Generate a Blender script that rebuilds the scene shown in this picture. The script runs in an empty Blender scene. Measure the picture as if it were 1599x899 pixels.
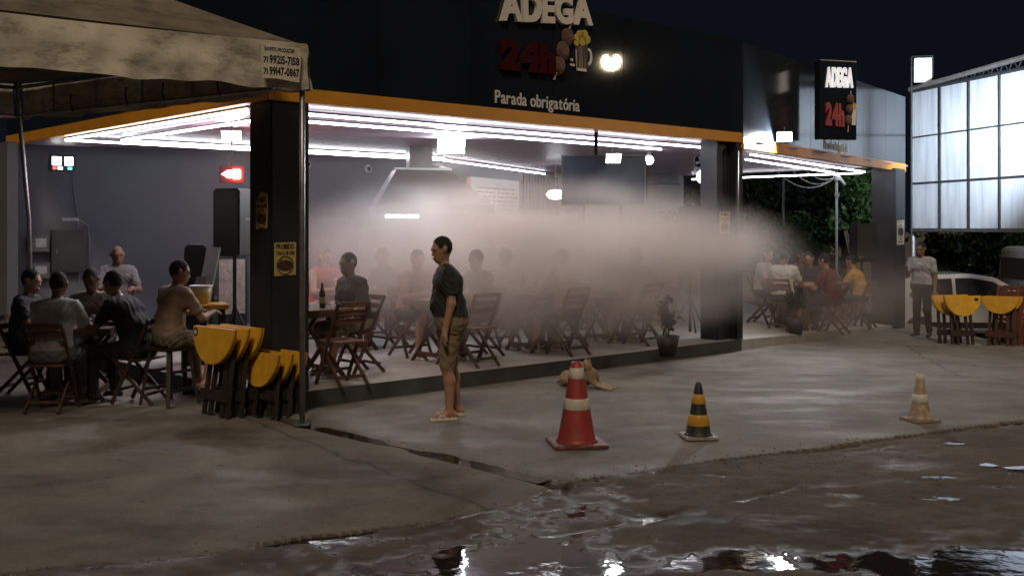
import bpy, bmesh, math, random
import numpy as np
from mathutils import Vector, Matrix
random.seed(7); RNG = np.random.default_rng(7)
R = math.radians
sc = bpy.context.scene
COL = sc.collection

# ------------------------------------------------------------------ camera
F = 1658.0; CX, CY = 800.0, 355.0; CAMH = 1.8     # focal length in photo pixels, horizon row, eye height
cam_d = bpy.data.cameras.new('camera'); cam = bpy.data.objects.new('camera', cam_d); COL.objects.link(cam)
cam.location = (0, 0, CAMH); cam.rotation_euler = (R(90), 0, 0)
cam_d.sensor_width = 36; cam_d.lens = 36 * F / 1599.0; cam_d.shift_y = -94.5 / 1599.0
cam_d.clip_end = 2000; cam_d.clip_start = 0.1
sc.camera = cam
# ------------------------------------------------------------------ night sky
w = bpy.data.worlds.new('World'); sc.world = w; w.use_nodes = True
wn = w.node_tree.nodes; bg = wn['Background']
sky = wn.new('ShaderNodeTexSky'); sky.sky_type = 'NISHITA'; sky.sun_disc = False
sky.sun_elevation = R(-6); sky.sun_rotation = R(200)
bw = wn.new('ShaderNodeMix'); bw.data_type = 'RGBA'; bw.inputs[0].default_value = 0.9
bw.inputs[7].default_value = (0.032, 0.039, 0.066, 1)
w.node_tree.links.new(sky.outputs[0], bw.inputs[6]); w.node_tree.links.new(bw.outputs[2], bg.inputs[0])
bg.inputs[1].default_value = 0.135
# dim warm town glow from behind the camera
sun_d = bpy.data.lights.new('sun', 'SUN'); sun_d.energy = 1.22; sun_d.angle = R(12); sun_d.color = (1.0, 0.80, 0.58)
sun = bpy.data.objects.new('sun', sun_d); COL.objects.link(sun)
sun.rotation_euler = Vector((0.05, 0.72, -0.70)).to_track_quat('-Z', 'Y').to_euler()
sc.view_settings.view_transform = 'Standard'; sc.view_settings.look = 'None'
sc.view_settings.exposure = 0.0; sc.view_settings.gamma = 1.0; sc.view_settings.use_curve_mapping = False
sc.cycles.max_bounces = 6; sc.cycles.diffuse_bounces = 3; sc.cycles.glossy_bounces = 3
sc.cycles.transmission_bounces = 4; sc.cycles.volume_bounces = 1; sc.cycles.transparent_max_bounces = 8
sc.cycles.caustics_reflective = False; sc.cycles.caustics_refractive = False
sc.cycles.sample_clamp_indirect = 4.0

# ------------------------------------------------------------------ place helpers
def G(x, y, z=0.0):
    """ground point (height z) that shows at photo pixel x, y"""
    Y = (CAMH - z) * F / (y - CY); return Vector(((x - CX) / F * Y, Y, z))
def P(x, y, Y):
    return Vector(((x - CX) / F * Y, Y, CAMH + (CY - y) / F * Y))
E1 = Vector((0.7375, 0.6753, 0)); N1 = Vector((-0.6753, 0.7375, 0))     # along / into the bar front
C0 = Vector((-2.36, 10.29, 0)); C1 = Vector((3.35, 15.5, 0)); C2 = Vector((8.15, 22.0, 0))
W0 = Vector((-7.63, 16.04, 0)); W1 = Vector((-1.3, 20.0, 0)); W2 = Vector((1.0, 25.0, 0)); W3 = Vector((4.2, 26.0, 0))
PZ = 0.17; CEIL = 3.06
def UV(u, v, z=PZ): return C0 + E1 * u + N1 * v + Vector((0, 0, z))
A_E1 = math.atan2(E1.y, E1.x)
def sstep(a, b, x):
    t = np.clip((x - a) / (b - a), 0, 1); return t * t * (3 - 2 * t)
def gz(X, Y):
    """large shape of the ground: level in front, falling gently to the street on the right"""
    X = np.asarray(X, float); Y = np.asarray(Y, float)
    s = sstep(12, 17, Y)
    return -0.05 * np.clip(np.minimum(X, 8) - 3.4, 0, None) * s - 0.45 * sstep(9.0, 10.0, X) * sstep(12.5, 15.5, Y)
def gnd(X, Y): return Vector((X, Y, float(gz(X, Y))))

# ------------------------------------------------------------------ materials
MATS = {}
def mat(name, col, rough=0.6, metal=0.0, var=0.15, scale=6.0, bump=0.0, bscale=40.0, spec=0.5, coat=0.0, trans=0.0, rv=0.08):
    if name in MATS: return MATS[name]
    m = bpy.data.materials.new(name); m.use_nodes = True; nt = m.node_tree; b = nt.nodes['Principled BSDF']
    b.inputs['Roughness'].default_value = rough; b.inputs['Metallic'].default_value = metal
    b.inputs['Specular IOR Level'].default_value = spec; b.inputs['Coat Weight'].default_value = coat
    tc = nt.nodes.new('ShaderNodeTexCoord')
    n = nt.nodes.new('ShaderNodeTexNoise'); n.inputs['Scale'].default_value = scale; n.inputs['Detail'].default_value = 5
    nt.links.new(tc.outputs['Object'], n.inputs['Vector'])
    r = nt.nodes.new('ShaderNodeValToRGB'); c = Vector(col[:3])
    r.color_ramp.elements[0].position = 0.3; r.color_ramp.elements[1].position = 0.7
    r.color_ramp.elements[0].color = (*(c * (1 - var)), 1); r.color_ramp.elements[1].color = (*(c * (1 + var)), 1)
    nt.links.new(n.outputs['Fac'], r.inputs[0]); nt.links.new(r.outputs[0], b.inputs['Base Color'])
    rr = nt.nodes.new('ShaderNodeMapRange'); rr.inputs[3].default_value = max(0.02, rough - rv); rr.inputs[4].default_value = min(1, rough + rv)
    nt.links.new(n.outputs['Fac'], rr.inputs[0]); nt.links.new(rr.outputs[0], b.inputs['Roughness'])
    if bump:
        n2 = nt.nodes.new('ShaderNodeTexNoise'); n2.inputs['Scale'].default_value = bscale; n2.inputs['Detail'].default_value = 4
        nt.links.new(tc.outputs['Object'], n2.inputs['Vector'])
        bp = nt.nodes.new('ShaderNodeBump'); bp.inputs['Strength'].default_value = bump; bp.inputs['Distance'].default_value = 0.01
        nt.links.new(n2.outputs['Fac'], bp.inputs['Height']); nt.links.new(bp.outputs[0], b.inputs['Normal'])
    if trans: b.inputs['Transmission Weight'].default_value = trans
    MATS[name] = m; return m
def emat(name, col, strength):
    if name in MATS: return MATS[name]
    m = bpy.data.materials.new(name); m.use_nodes = True; b = m.node_tree.nodes['Principled BSDF']
    b.inputs['Base Color'].default_value = (*[min(.8, c) for c in col], 1); b.inputs['Emission Color'].default_value = (*col, 1)
    b.inputs['Emission Strength'].default_value = strength; MATS[name] = m; return m
def wood(name, col, rough=0.5):
    if name in MATS: return MATS[name]
    m = mat(name, col, rough, 0, 0.3, 3.0); nt = m.node_tree
    tc = next(n for n in nt.nodes if n.type == 'TEX_COORD'); ns = next(n for n in nt.nodes if n.type == 'TEX_NOISE')
    mp = nt.nodes.new('ShaderNodeMapping'); mp.inputs['Scale'].default_value = (8, 8, 1)
    nt.links.new(tc.outputs['Object'], mp.inputs[0]); nt.links.new(mp.outputs[0], ns.inputs['Vector'])
    return m

def worn(name, c1, c2, thr, rough=.5):
    m = mat(name, c1, rough, var=.15, scale=8, bump=.3, bscale=20); nt = m.node_tree; b = nt.nodes['Principled BSDF']; src = b.inputs['Base Color'].links[0].from_socket
    n = nt.nodes.new('ShaderNodeTexNoise'); n.inputs['Scale'].default_value = 14; n.inputs['Detail'].default_value = 8; n.inputs['Roughness'].default_value = .75; tc = next(q for q in nt.nodes if q.type == 'TEX_COORD'); nt.links.new(tc.outputs['Object'], n.inputs['Vector'])
    r = nt.nodes.new('ShaderNodeValToRGB'); r.color_ramp.elements[0].position = thr; r.color_ramp.elements[1].position = thr + .06; r.color_ramp.elements[0].color = (0, 0, 0, 1); r.color_ramp.elements[1].color = (1, 1, 1, 1); nt.links.new(n.outputs['Fac'], r.inputs[0])
    x = nt.nodes.new('ShaderNodeMix'); x.data_type = 'RGBA'; nt.links.new(r.outputs[0], x.inputs[0]); nt.links.new(src, x.inputs[6]); x.inputs[7].default_value = (*c2, 1); nt.links.new(x.outputs[2], b.inputs['Base Color']); return m

# ------------------------------------------------------------------ mesh helpers
def tag(o, label=None, cat=None, group=None, kind=None):
    if label: o['label'] = label
    if cat: o['category'] = cat
    if group: o['group'] = group
    if kind: o['kind'] = kind
    return o
def empty(name, loc=(0, 0, 0), rz=0.0, label=None, cat=None, group=None):
    o = bpy.data.objects.new(name, None); COL.objects.link(o); o.empty_display_size = 0.1
    o.location = loc; o.rotation_euler = (0, 0, rz); return tag(o, label, cat, group)
def link(name, me, m=None, parent=None, loc=None):
    o = bpy.data.objects.new(name, me); COL.objects.link(o)
    if m is not None and not me.materials: me.materials.append(m)
    if parent is not None: o.parent = parent
    if loc is not None: o.location = loc
    return o
class MB:
    def __init__(s): s.v = []; s.f = []
    def add(s, vs, fs):
        k = len(s.v); s.v += [tuple(p) for p in vs]; s.f += [tuple(i + k for i in f) for f in fs]; return s
    def box(s, c, size, rz=0.0, M=None):
        a, b, h = size[0] / 2, size[1] / 2, size[2] / 2
        mt = M or Matrix.Rotation(rz, 3, 'Z'); c = Vector(c)
        vs = [c + mt @ Vector((x * a, y * b, z * h)) for x in (-1, 1) for y in (-1, 1) for z in (-1, 1)]
        return s.add(vs, [(0, 1, 3, 2), (4, 6, 7, 5), (0, 4, 5, 1), (2, 3, 7, 6), (0, 2, 6, 4), (1, 5, 7, 3)])
    def bar(s, p, q, wdt, thk, up=(0, 0, 1)):
        p, q = Vector(p), Vector(q); d = (q - p); L = d.length; d.normalize(); up = Vector(up)
        sd = d.cross(up)
        if sd.length < 1e-4: sd = d.cross(Vector((1, 0, 0)))
        sd.normalize(); u2 = sd.cross(d); M = Matrix((d, sd, u2)).transposed()
        return s.box((p + q) / 2, (L, wdt, thk), M=M)
    def tube(s, pts, r, n=8, r2=None):
        pts = [Vector(p) for p in pts]; rings = []
        for i, p in enumerate(pts):
            d = (pts[min(i + 1, len(pts) - 1)] - pts[max(i - 1, 0)]).normalized()
            a = d.cross(Vector((0, 0, 1)) if abs(d.z) < .9 else Vector((1, 0, 0))).normalized(); b = d.cross(a)
            rad = r if r2 is None else r + (r2 - r) * i / (len(pts) - 1)
            rings.append([p + (a * math.cos(t) + b * math.sin(t)) * rad for t in [2 * math.pi * k / n for k in range(n)]])
        vs = [p for g in rings for p in g]; fs = []
        for i in range(len(pts) - 1):
            for k in range(n): fs.append((i * n + k, i * n + (k + 1) % n, (i + 1) * n + (k + 1) % n, (i + 1) * n + k))
        fs.append(tuple(range(n))[::-1]); fs.append(tuple((len(pts) - 1) * n + k for k in range(n)))
        return s.add(vs, fs)
    def lathe(s, prof, n=20, c=(0, 0, 0)):
        c = Vector(c); vs = []; fs = []
        for r, z in prof:
            vs += [c + Vector((r * math.cos(2 * math.pi * k / n), r * math.sin(2 * math.pi * k / n), z)) for k in range(n)]
        for i in range(len(prof) - 1):
            for k in range(n): fs.append((i * n + k, i * n + (k + 1) % n, (i + 1) * n + (k + 1) % n, (i + 1) * n + k))
        if prof[0][0] > 1e-3: fs.append(tuple(range(n))[::-1])
        if prof[-1][0] > 1e-3: fs.append(tuple((len(prof) - 1) * n + k for k in range(n)))
        return s.add(vs, fs)
    def prism(s, poly, O, U, V, th):
        """outline poly [(a, b)] on the plane O + a U + b V, thickened by th along U x V"""
        O, U, V = Vector(O), Vector(U), Vector(V); W = U.cross(V).normalized() * th; n = len(poly)
        A = [O + U * a + V * b for a, b in poly]; vs = A + [p + W for p in A]
        return s.add(vs, [tuple(range(n))[::-1], tuple(range(n, 2 * n))] + [(i, (i + 1) % n, n + (i + 1) % n, n + i) for i in range(n)])
    def mesh(s, name, off=None, bevel=0.0, smooth=False):
        me = bpy.data.meshes.new(name); v = s.v
        if off is not None: v = [(p[0] - off[0], p[1] - off[1], p[2] - off[2]) for p in v]
        me.from_pydata(v, [], s.f)
        bm = bmesh.new(); bm.from_mesh(me); bmesh.ops.recalc_face_normals(bm, faces=bm.faces)
        if bevel: bmesh.ops.bevel(bm, geom=bm.edges[:], offset=bevel, segments=2, affect='EDGES', clamp_overlap=True)
        bm.to_mesh(me); bm.free()
        if smooth: me.polygons.foreach_set('use_smooth', [True] * len(me.polygons))
        return me
    def build(s, name, m, parent=None, world=False, bevel=0.0, smooth=False):
        off = parent.location if (world and parent is not None) else None
        return link(name, s.mesh(name, off, bevel, smooth), m, parent)
def copy_tree(o, parent=None):
    c = o.copy(); COL.objects.link(c)
    if parent is not None: c.parent = parent
    for ch in list(o.children): copy_tree(ch, c)
    return c
def arc(cx, cy, r, a0, a1, n): return [(cx + r * math.cos(a0 + (a1 - a0) * i / n), cy + r * math.sin(a0 + (a1 - a0) * i / n)) for i in range(n + 1)]
def rect(x0, x1, y0, y1): return [(x0, y0), (x1, y0), (x1, y1), (x0, y1)]

# lettering: every glyph becomes its own mesh part
_G = {}
def glyph(ch, bold, ext):
    k = (ch, bold, ext)
    if k in _G: return _G[k]
    cu = bpy.data.curves.new('t', 'FONT'); cu.body = ch; cu.size = 1.0; cu.extrude = ext; cu.offset = bold; cu.resolution_u = 4
    o = bpy.data.objects.new('t', cu); COL.objects.link(o); bpy.context.view_layer.update()
    me = bpy.data.meshes.new_from_object(o.evaluated_get(bpy.context.evaluated_depsgraph_get()))
    bpy.data.objects.remove(o)
    v = np.array([p.co for p in me.vertices]) if len(me.vertices) else np.zeros((0, 3))
    bpy.data.meshes.remove(me) if False else None
    wd = (v[:, 0].min(), v[:, 0].max()) if len(v) else (0, .28)
    _G[k] = (v, [tuple(p.vertices) for p in me.polygons], wd); return _G[k]
def lettering(s, O, U, V, height, width, m, parent, name='letter', bold=0.02, ext=0.02, depth=None, joined=False, track=0.05, world=True):
    """write s with cap height `height` and total length `width` from O along unit U, up V"""
    O, U, V = Vector(O), Vector(U).normalized(), Vector(V).normalized(); W = U.cross(V)
    x = 0; items = []
    for ch in s:
        if ch == ' ': x += 0.28; continue
        v, f, (a, b) = glyph(ch, bold, ext); items.append((v, f, x - a)); x += (b - a) + track
    tot = x - track; sx = width / tot; cap = glyph('H', bold, ext)[0]; y0, y1 = cap[:, 1].min(), cap[:, 1].max(); sy = height / (y1 - y0)
    sd = (depth / (2 * ext)) if (depth and ext) else sy
    all_ = MB(); outs = []
    for v, f, dx in items:
        pts = [O + U * ((p[0] + dx) * sx) + V * ((p[1] - y0) * sy) + W * ((p[2] + ext) * sd) for p in v]
        if joined: all_.add(pts, f)
        else: outs.append(MB().add(pts, f).build(name, m, parent, world=world))
    if joined: outs.append(all_.build(name, m, parent, world=world))
    return outs
# ================================================================== GROUND
def vnoise(X, Y, sc_, seed):
    r = np.random.default_rng(seed); T = r.random((256, 256))
    x = X * sc_; y = Y * sc_; xi = np.floor(x).astype(int); yi = np.floor(y).astype(int); fx = x - xi; fy = y - yi
    fx = fx * fx * (3 - 2 * fx); fy = fy * fy * (3 - 2 * fy)
    t = lambda a, b: T[a % 256, b % 256]
    return (t(xi, yi) * (1 - fx) + t(xi + 1, yi) * fx) * (1 - fy) + (t(xi, yi + 1) * (1 - fx) + t(xi + 1, yi + 1) * fx) * fy - 0.5
def fbm(X, Y, s, seed, o=4): return sum(vnoise(X, Y, s * 2 ** i, seed + i) * 0.5 ** i for i in range(o))
def graded(a, b, step, lo, hi, k=1.25):
    c = list(np.arange(a, b + 1e-6, step)); s = step; x = c[-1]
    while x < hi: s *= k; x += s; c.append(x)
    s = step; x = c[0]; pre = []
    while x > lo: s *= k; x -= s; pre.append(x)
    return np.array(pre[::-1] + c)
gx = graded(-4.4, 5.6, 0.028, -300, 300); gy = graded(5.2, 10.4, 0.028, -120, 500)
XX, YY = np.meshgrid(gx, gy)
jit = fbm(XX, YY, 1.6, 3, 5) * 0.11
def L1y(X): return 9.78 - 1.007 * (X + 1.89)                 # wet joint between the two concrete pads
def L2y(X): return 7.555 + 0.5346 * (X - 0.32)               # front edge of the near pad
def LBy(X): return np.interp(X, [-60, -10, -2.66, -1.90, -1.06, 0, 0.32], [2.0, 2.6, 5.53, 5.85, 6.257, 6.95, 7.555])
isA = (YY + jit * .5 > L1y(XX)) & (YY + jit > L2y(XX)); isB = (~isA) & (YY + jit > LBy(XX)) & (YY + jit < L1y(XX) + 0.02) & (XX < 0.40)
zA = fbm(XX, YY, .8, 11) * 0.012; zB = -0.012 + fbm(XX, YY, .9, 21) * 0.014
dep = lambda px, py, rx, ry, d: d * np.exp(-(((XX - G(px, py).x) / rx) ** 2 + ((YY - G(px, py).y) / ry) ** 2))
zM = -0.013 + fbm(XX, YY, .8, 31, 4) * 0.018 + fbm(XX, YY, 4, 51, 3) * 0.013 + fbm(XX, YY, 13, 57, 3) * 0.013
zM += 0.006 * np.exp(-np.maximum(L2y(XX) - YY - jit, 0) / .05) + 0.004 * np.exp(-np.maximum(LBy(XX) - YY - jit, 0) / .05)
zM -= dep(960, 862, .75, .36, .017) + dep(700, 880, .6, .2, .014) + dep(1530, 885, .75, .40, .036) + dep(960, 800, .45, .24, .014) + dep(545, 838, .28, .10, .024)
zM -= dep(1200, 872, .5, .22, .020) + dep(1440, 742, .55, .10, .014) + dep(1340, 768, .25, .08, .012) + dep(1580, 735, .4, .12, .014) + dep(840, 880, .4, .25, .018)
zM += dep(1080, 790, .55, .20, .022) + dep(1290, 805, .9, .28, .016) + dep(1150, 893, .55, .10, .016)
zM -= 0.016 * np.exp(-((YY - (6.03 + 0.695 * XX + jit * .6)) / 0.045) ** 2) * (XX > -.3) * (XX < 2.0)
zM -= 0.012 * np.exp(-((YY - (8.05 - 0.17 * XX + jit)) / 0.06) ** 2) * (XX > .6)
edge = sstep(0, .10, np.maximum(L2y(XX) - YY - jit, 0)) * 0 + 1
ZZ = np.where(isA, zA, np.where(isB, zB, zM))
tr = np.abs(YY - L1y(XX) + jit * .55) / 1.42
on = (XX > -2.6) & (XX < .45)
ZZ -= on * (0.040 * np.exp(-(tr / 0.075) ** 2)) * (1 + 1.6 * vnoise(XX, YY, 6, 77))
ZZ -= (XX > .25) * 0.012 * np.exp(-((YY + jit - L2y(XX) + .03) / .035) ** 2) + (XX < .35) * 0.014 * np.exp(-((YY + jit - LBy(XX) + .03) / .04) ** 2)
ZZ = ZZ + gz(XX, YY)
far = (XX ** 2 + (YY - 8) ** 2) > 60 ** 2
ZZ = np.where(far, gz(XX, YY) - 0.05, ZZ)
ny, nx = XX.shape
lab = np.where(isA, 1, np.where(isB, 2, 0)); cl = lab[:-1, :-1]
idx = np.arange(nx * ny).reshape(ny, nx)
quads = np.stack([idx[:-1, :-1], idx[:-1, 1:], idx[1:, 1:], idx[1:, :-1]], -1)
V = np.stack([XX, YY, ZZ], -1).reshape(-1, 3)
def ground_mat(name, c_lo, c_hi, c_stain, r_dry, r_wet, wet_lo, wet_hi, bump, wz=None):
    m = bpy.data.materials.new(name); m.use_nodes = True; nt = m.node_tree; b = nt.nodes['Principled BSDF']; L = nt.links.new
    geo = nt.nodes.new('ShaderNodeNewGeometry')
    def nz(s, d=6, rgh=.6, st=(1, 1, 1)):
        mp = nt.nodes.new('ShaderNodeMapping'); mp.inputs['Scale'].default_value = st; L(geo.outputs['Position'], mp.inputs[0])
        n = nt.nodes.new('ShaderNodeTexNoise'); n.inputs['Scale'].default_value = s; n.inputs['Detail'].default_value = d; n.inputs['Roughness'].default_value = rgh
        L(mp.outputs[0], n.inputs['Vector']); return n.outputs['Fac']
    def ramp(fac, p0, c0, p1, c1):
        r = nt.nodes.new('ShaderNodeValToRGB'); e = r.color_ramp.elements; e[0].position = p0; e[1].position = p1; e[0].color = (*c0, 1); e[1].color = (*c1, 1); L(fac, r.inputs[0]); return r.outputs[0]
    def mix(f, a, c, mode='MIX'):
        x = nt.nodes.new('ShaderNodeMix'); x.data_type = 'RGBA'; x.blend_type = mode
        L(f, x.inputs[0]) if not isinstance(f, float) else setattr(x.inputs[0], 'default_value', f)
        L(a, x.inputs[6]); L(c, x.inputs[7]) if not isinstance(c, tuple) else setattr(x.inputs[7], 'default_value', (*c, 1)); return x.outputs[2]
    base = ramp(nz(1.6, 8, .65), .35, c_lo, .65, c_hi)
    fine = ramp(nz(48, 6, .8), .3, (.58,) * 3, .7, (1.34,) * 3)
    base = mix(0.8, base, fine, 'MULTIPLY')
    stain = ramp(nz(.55, 9, .7, (1, 1.6, 1)), .50, (0, 0, 0), .66, (1, 1, 1))
    base = mix(stain, base, c_stain)
    spots = ramp(nz(5.5, 5, .65), .645, (0, 0, 0), .70, (.7, .7, .7)); base = mix(spots, base, tuple(x * .45 for x in c_stain))
    vor = nt.nodes.new('ShaderNodeTexVoronoi'); vor.feature = 'DISTANCE_TO_EDGE'; vor.inputs['Scale'].default_value = .17
    wp = nt.nodes.new('ShaderNodeMix'); wp.data_type = 'RGBA'; wp.inputs[0].default_value = .22
    nn = nt.nodes.new('ShaderNodeTexNoise'); nn.inputs['Scale'].default_value = 2.0; nn.inputs['Detail'].default_value = 6
    L(geo.outputs['Position'], nn.inputs['Vector']); L(geo.outputs['Position'], wp.inputs[6]); L(nn.outputs['Color'], wp.inputs[7]); L(wp.outputs[2], vor.inputs['Vector'])
    crack = ramp(vor.outputs['Distance'], .0006, (.7, .7, .7), .0022, (0, 0, 0)); base = mix(crack, base, tuple(x * .4 for x in c_stain))
    L(base, b.inputs['Base Color'])
    wet = nz(.8, 7, .62, (1, 2.2, 1)); mr = nt.nodes.new('ShaderNodeMapRange'); mr.inputs[1].default_value = wet_lo; mr.inputs[2].default_value = wet_hi
    mr.inputs[3].default_value = r_dry; mr.inputs[4].default_value = r_wet; L(wet, mr.inputs[0]); rgh_ = mr.outputs[0]
    if wz:                                                        # soaked where it dips to the water line
        sx = nt.nodes.new('ShaderNodeSeparateXYZ'); L(geo.outputs['Position'], sx.inputs[0]); wm = nt.nodes.new('ShaderNodeMapRange'); wm.interpolation_type = 'SMOOTHSTEP'
        wm.inputs[1].default_value = wz[0]; wm.inputs[2].default_value = wz[1]; wm.inputs[3].default_value = 1; wm.inputs[4].default_value = 0; L(sx.outputs[2], wm.inputs[0])
        near = nt.nodes.new('ShaderNodeMapRange'); near.inputs[1].default_value = 10.2; near.inputs[2].default_value = 10.8; near.inputs[3].default_value = 1; near.inputs[4].default_value = 0; L(sx.outputs[1], near.inputs[0])
        mm = nt.nodes.new('ShaderNodeMath'); mm.operation = 'MULTIPLY'; L(wm.outputs[0], mm.inputs[0]); L(near.outputs[0], mm.inputs[1])
        mf = nt.nodes.new('ShaderNodeMix'); L(mm.outputs[0], mf.inputs[0]); L(rgh_, mf.inputs[2]); mf.inputs[3].default_value = .15; rgh_ = mf.outputs[0]
        L(mix(mm.outputs[0], base, tuple(x * .6 for x in c_lo)), b.inputs['Base Color'])
    L(rgh_, b.inputs['Roughness'])
    hb = nt.nodes.new('ShaderNodeMath'); hb.operation = 'ADD'; L(nz(75, 5, .8), hb.inputs[0]); L(nz(9, 4, .6), hb.inputs[1])
    bp = nt.nodes.new('ShaderNodeBump'); bp.inputs['Strength'].default_value = bump; bp.inputs['Distance'].default_value = .012
    L(hb.outputs[0], bp.inputs['Height']); L(bp.outputs[0], b.inputs['Normal'])
    return m
M_mud = ground_mat('muddy asphalt', (.080, .058, .043), (.150, .111, .082), (.050, .037, .029), .88, .26, .54, .70, 1.0, (-.0285, -.0165))
M_padA = ground_mat('grey concrete', (.145, .132, .116), (.228, .210, .186), (.098, .088, .076), .82, .36, .50, .75, .4, (-.026, -.012))
M_padB = ground_mat('tan concrete', (.126, .109, .091), (.205, .179, .150), (.066, .054, .045), .88, .50, .50, .75, .5, (-.040, -.024))
def submesh(name, k, m):
    q = quads[cl == k]; used, inv = np.unique(q, return_inverse=True); q = inv.reshape(-1, 4)
    me = bpy.data.meshes.new(name); v = V[used].astype(np.float32)
    me.vertices.add(len(v)); me.vertices.foreach_set('co', v.ravel())
    me.loops.add(q.size); me.loops.foreach_set('vertex_index', q.ravel().astype(np.int32))
    me.polygons.add(len(q)); me.polygons.foreach_set('loop_start', np.arange(0, q.size, 4, dtype=np.int32))
    me.update(); me.validate(); me.polygons.foreach_set('use_smooth', [True] * len(me.polygons))
    return tag(link(name, me, m), kind='structure')
submesh('ground', 0, M_mud); submesh('concrete_pavement', 1, M_padA); submesh('concrete_pavement', 2, M_padB)
# loose grit and small stones in the mud and along the broken seams
rg = np.random.default_rng(99); gv = []; gf = []; cnt = 0
OCT = np.array([(1, 0, 0), (-1, 0, 0), (0, 1, 0), (0, -1, 0), (0, 0, 1), (0, 0, -1)], float); OF = [(0, 2, 4), (2, 1, 4), (1, 3, 4), (3, 0, 4), (2, 0, 5), (1, 2, 5), (3, 1, 5), (0, 3, 5)]
while cnt < 2600:
    if rg.random() < .82: x, y = rg.uniform(-3, 5), rg.uniform(5.3, 9)
    elif rg.random() < .5: x = rg.uniform(.3, 5); y = float(L2y(x)) + rg.normal() * .07 - .05
    elif rg.random() < .5: x = rg.uniform(-2.1, .4); y = float(L1y(x)) + rg.normal() * .06
    else: x = rg.uniform(-3.2, .3); y = float(LBy(x)) + rg.normal() * .07 - .04
    i, j = np.searchsorted(gy, y), np.searchsorted(gx, x)
    if isA[i, j] and y > L2y(x) + .2 and abs(y - L1y(x)) > .15 and rg.random() > .06: continue
    if isB[i, j] and y > LBy(x) + .2 and abs(y - L1y(x)) > .15 and rg.random() > .06: continue
    s_ = .003 + .009 * rg.random() ** 3; ov = OCT * s_ * rg.uniform(.6, 1.3, (6, 3)); a_ = rg.random() * 6.28
    ov = ov @ np.array([[math.cos(a_), -math.sin(a_), 0], [math.sin(a_), math.cos(a_), 0], [0, 0, .7]]); gv += (ov + (x, y, ZZ[i, j] + s_ * .25)).tolist(); gf += [tuple(q + cnt * 6 for q in f_) for f_ in OF]; cnt += 1
me = bpy.data.meshes.new('gravel'); me.from_pydata(gv, [], gf); tag(link('gravel', me, mat('grit', (.17, .145, .12), .8, var=.5, scale=30)), kind='stuff')
def water_mat():
    m = bpy.data.materials.new('puddle water'); m.use_nodes = True; nt = m.node_tree; b = nt.nodes['Principled BSDF']
    b.inputs['Base Color'].default_value = (.020, .016, .013, 1); b.inputs['Roughness'].default_value = .045; b.inputs['IOR'].default_value = 1.33
    geo = nt.nodes.new('ShaderNodeNewGeometry'); n = nt.nodes.new('ShaderNodeTexNoise'); n.inputs['Scale'].default_value = 9
    nt.links.new(geo.outputs['Position'], n.inputs['Vector']); bp = nt.nodes.new('ShaderNodeBump'); bp.inputs['Strength'].default_value = .16; bp.inputs['Distance'].default_value = .01
    nt.links.new(n.outputs['Fac'], bp.inputs['Height']); nt.links.new(bp.outputs[0], b.inputs['Normal']); return m
M_water = water_mat()
tag(MB().add([(-3, 4.6, -.0290), (5.6, 4.6, -.0290), (5.6, 8.9, -.0290), (-3, 6.2, -.0290)], [(0, 1, 2, 3)]).build('puddle_water', M_water), kind='structure')
p, q = Vector((-1.75, 9.64, -.019)), Vector((.25, 7.62, -.019)); sd = Vector((.71, .70, 0)) * .10
tag(MB().add([p - sd, q - sd, q + sd, p + sd], [(0, 1, 2, 3)]).build('gutter_water', M_water), kind='structure')
for px, py, a_, b_ in ((1548, 574, .42, .20), (1572, 597, .34, .13), (1490, 693, .10, .05), (1463, 742, .16, .05), (1545, 725, .10, .06), (1590, 728, .16, .07), (1470, 778, .13, .06)):
    c_ = G(px, py); c_.z = float(gz(c_.x, c_.y)); rr_ = random.Random(px); zz_ = float(np.interp(0, [0], [0])) + ZZ[np.searchsorted(gy, c_.y), np.searchsorted(gx, c_.x)] + .003
    pts_ = [(c_.x + a_ * math.cos(t) * (.55 + .6 * rr_.random()), c_.y + b_ * math.sin(t) * (.55 + .6 * rr_.random()), zz_ + float(gz(c_.x + a_ * math.cos(t), c_.y)) - c_.z) for t in [k * 2 * math.pi / 26 for k in range(26)]]
    tag(MB().add(pts_, [tuple(range(26))]).build('puddle_water', M_water), kind='structure')
# bar floor: a raised platform with a dark painted step, and the lower floor by the right columns
M_floor = ground_mat('pale floor', (.30, .28, .26), (.40, .375, .35), (.24, .22, .20), .6, .35, .45, .7, .1)
M_step = mat('dark step paint', (.055, .060, .062), .55, var=.35, scale=3, bump=.2)
pl = [C0, C1, W3, W2, W1, W0]
tag(MB().add([Vector((p.x, p.y, PZ)) for p in pl], [tuple(range(6))]).build('platform_floor', M_floor), kind='structure')
mb = MB()
for a, b in ((C0, C1), (W0, C0)):
    d = (b - a).normalized(); L = (b - a).length; nrm = Vector((-d.y, d.x, 0))
    mb.bar(a + nrm * .06 + Vector((0, 0, .035)), b + nrm * .06 + Vector((0, 0, .035)), .125, .26)
tag(mb.build('platform_step', M_step), kind='structure')
C2g = Vector((7.75, 21.4, -.17)); mb = MB()
mb.add([C1 + Vector((0, 0, .163)), C2g, W3 + Vector((0, 0, .163))], [(0, 1, 2)])
mb.add([C1 + Vector((0, 0, .163)), C2g, C2g - Vector((0, 0, .5)), C1 - Vector((0, 0, .3))], [(0, 1, 2, 3)])
tag(mb.build('lower_floor', M_floor), kind='structure')
def floor_z(X, Y):
    """height of the sloping lower floor"""
    a = C1 + Vector((0, 0, .163)); n = (C2g - a).cross(W3 + Vector((0, 0, .163)) - a); return a.z - (n.x * (X - a.x) + n.y * (Y - a.y)) / n.z

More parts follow.
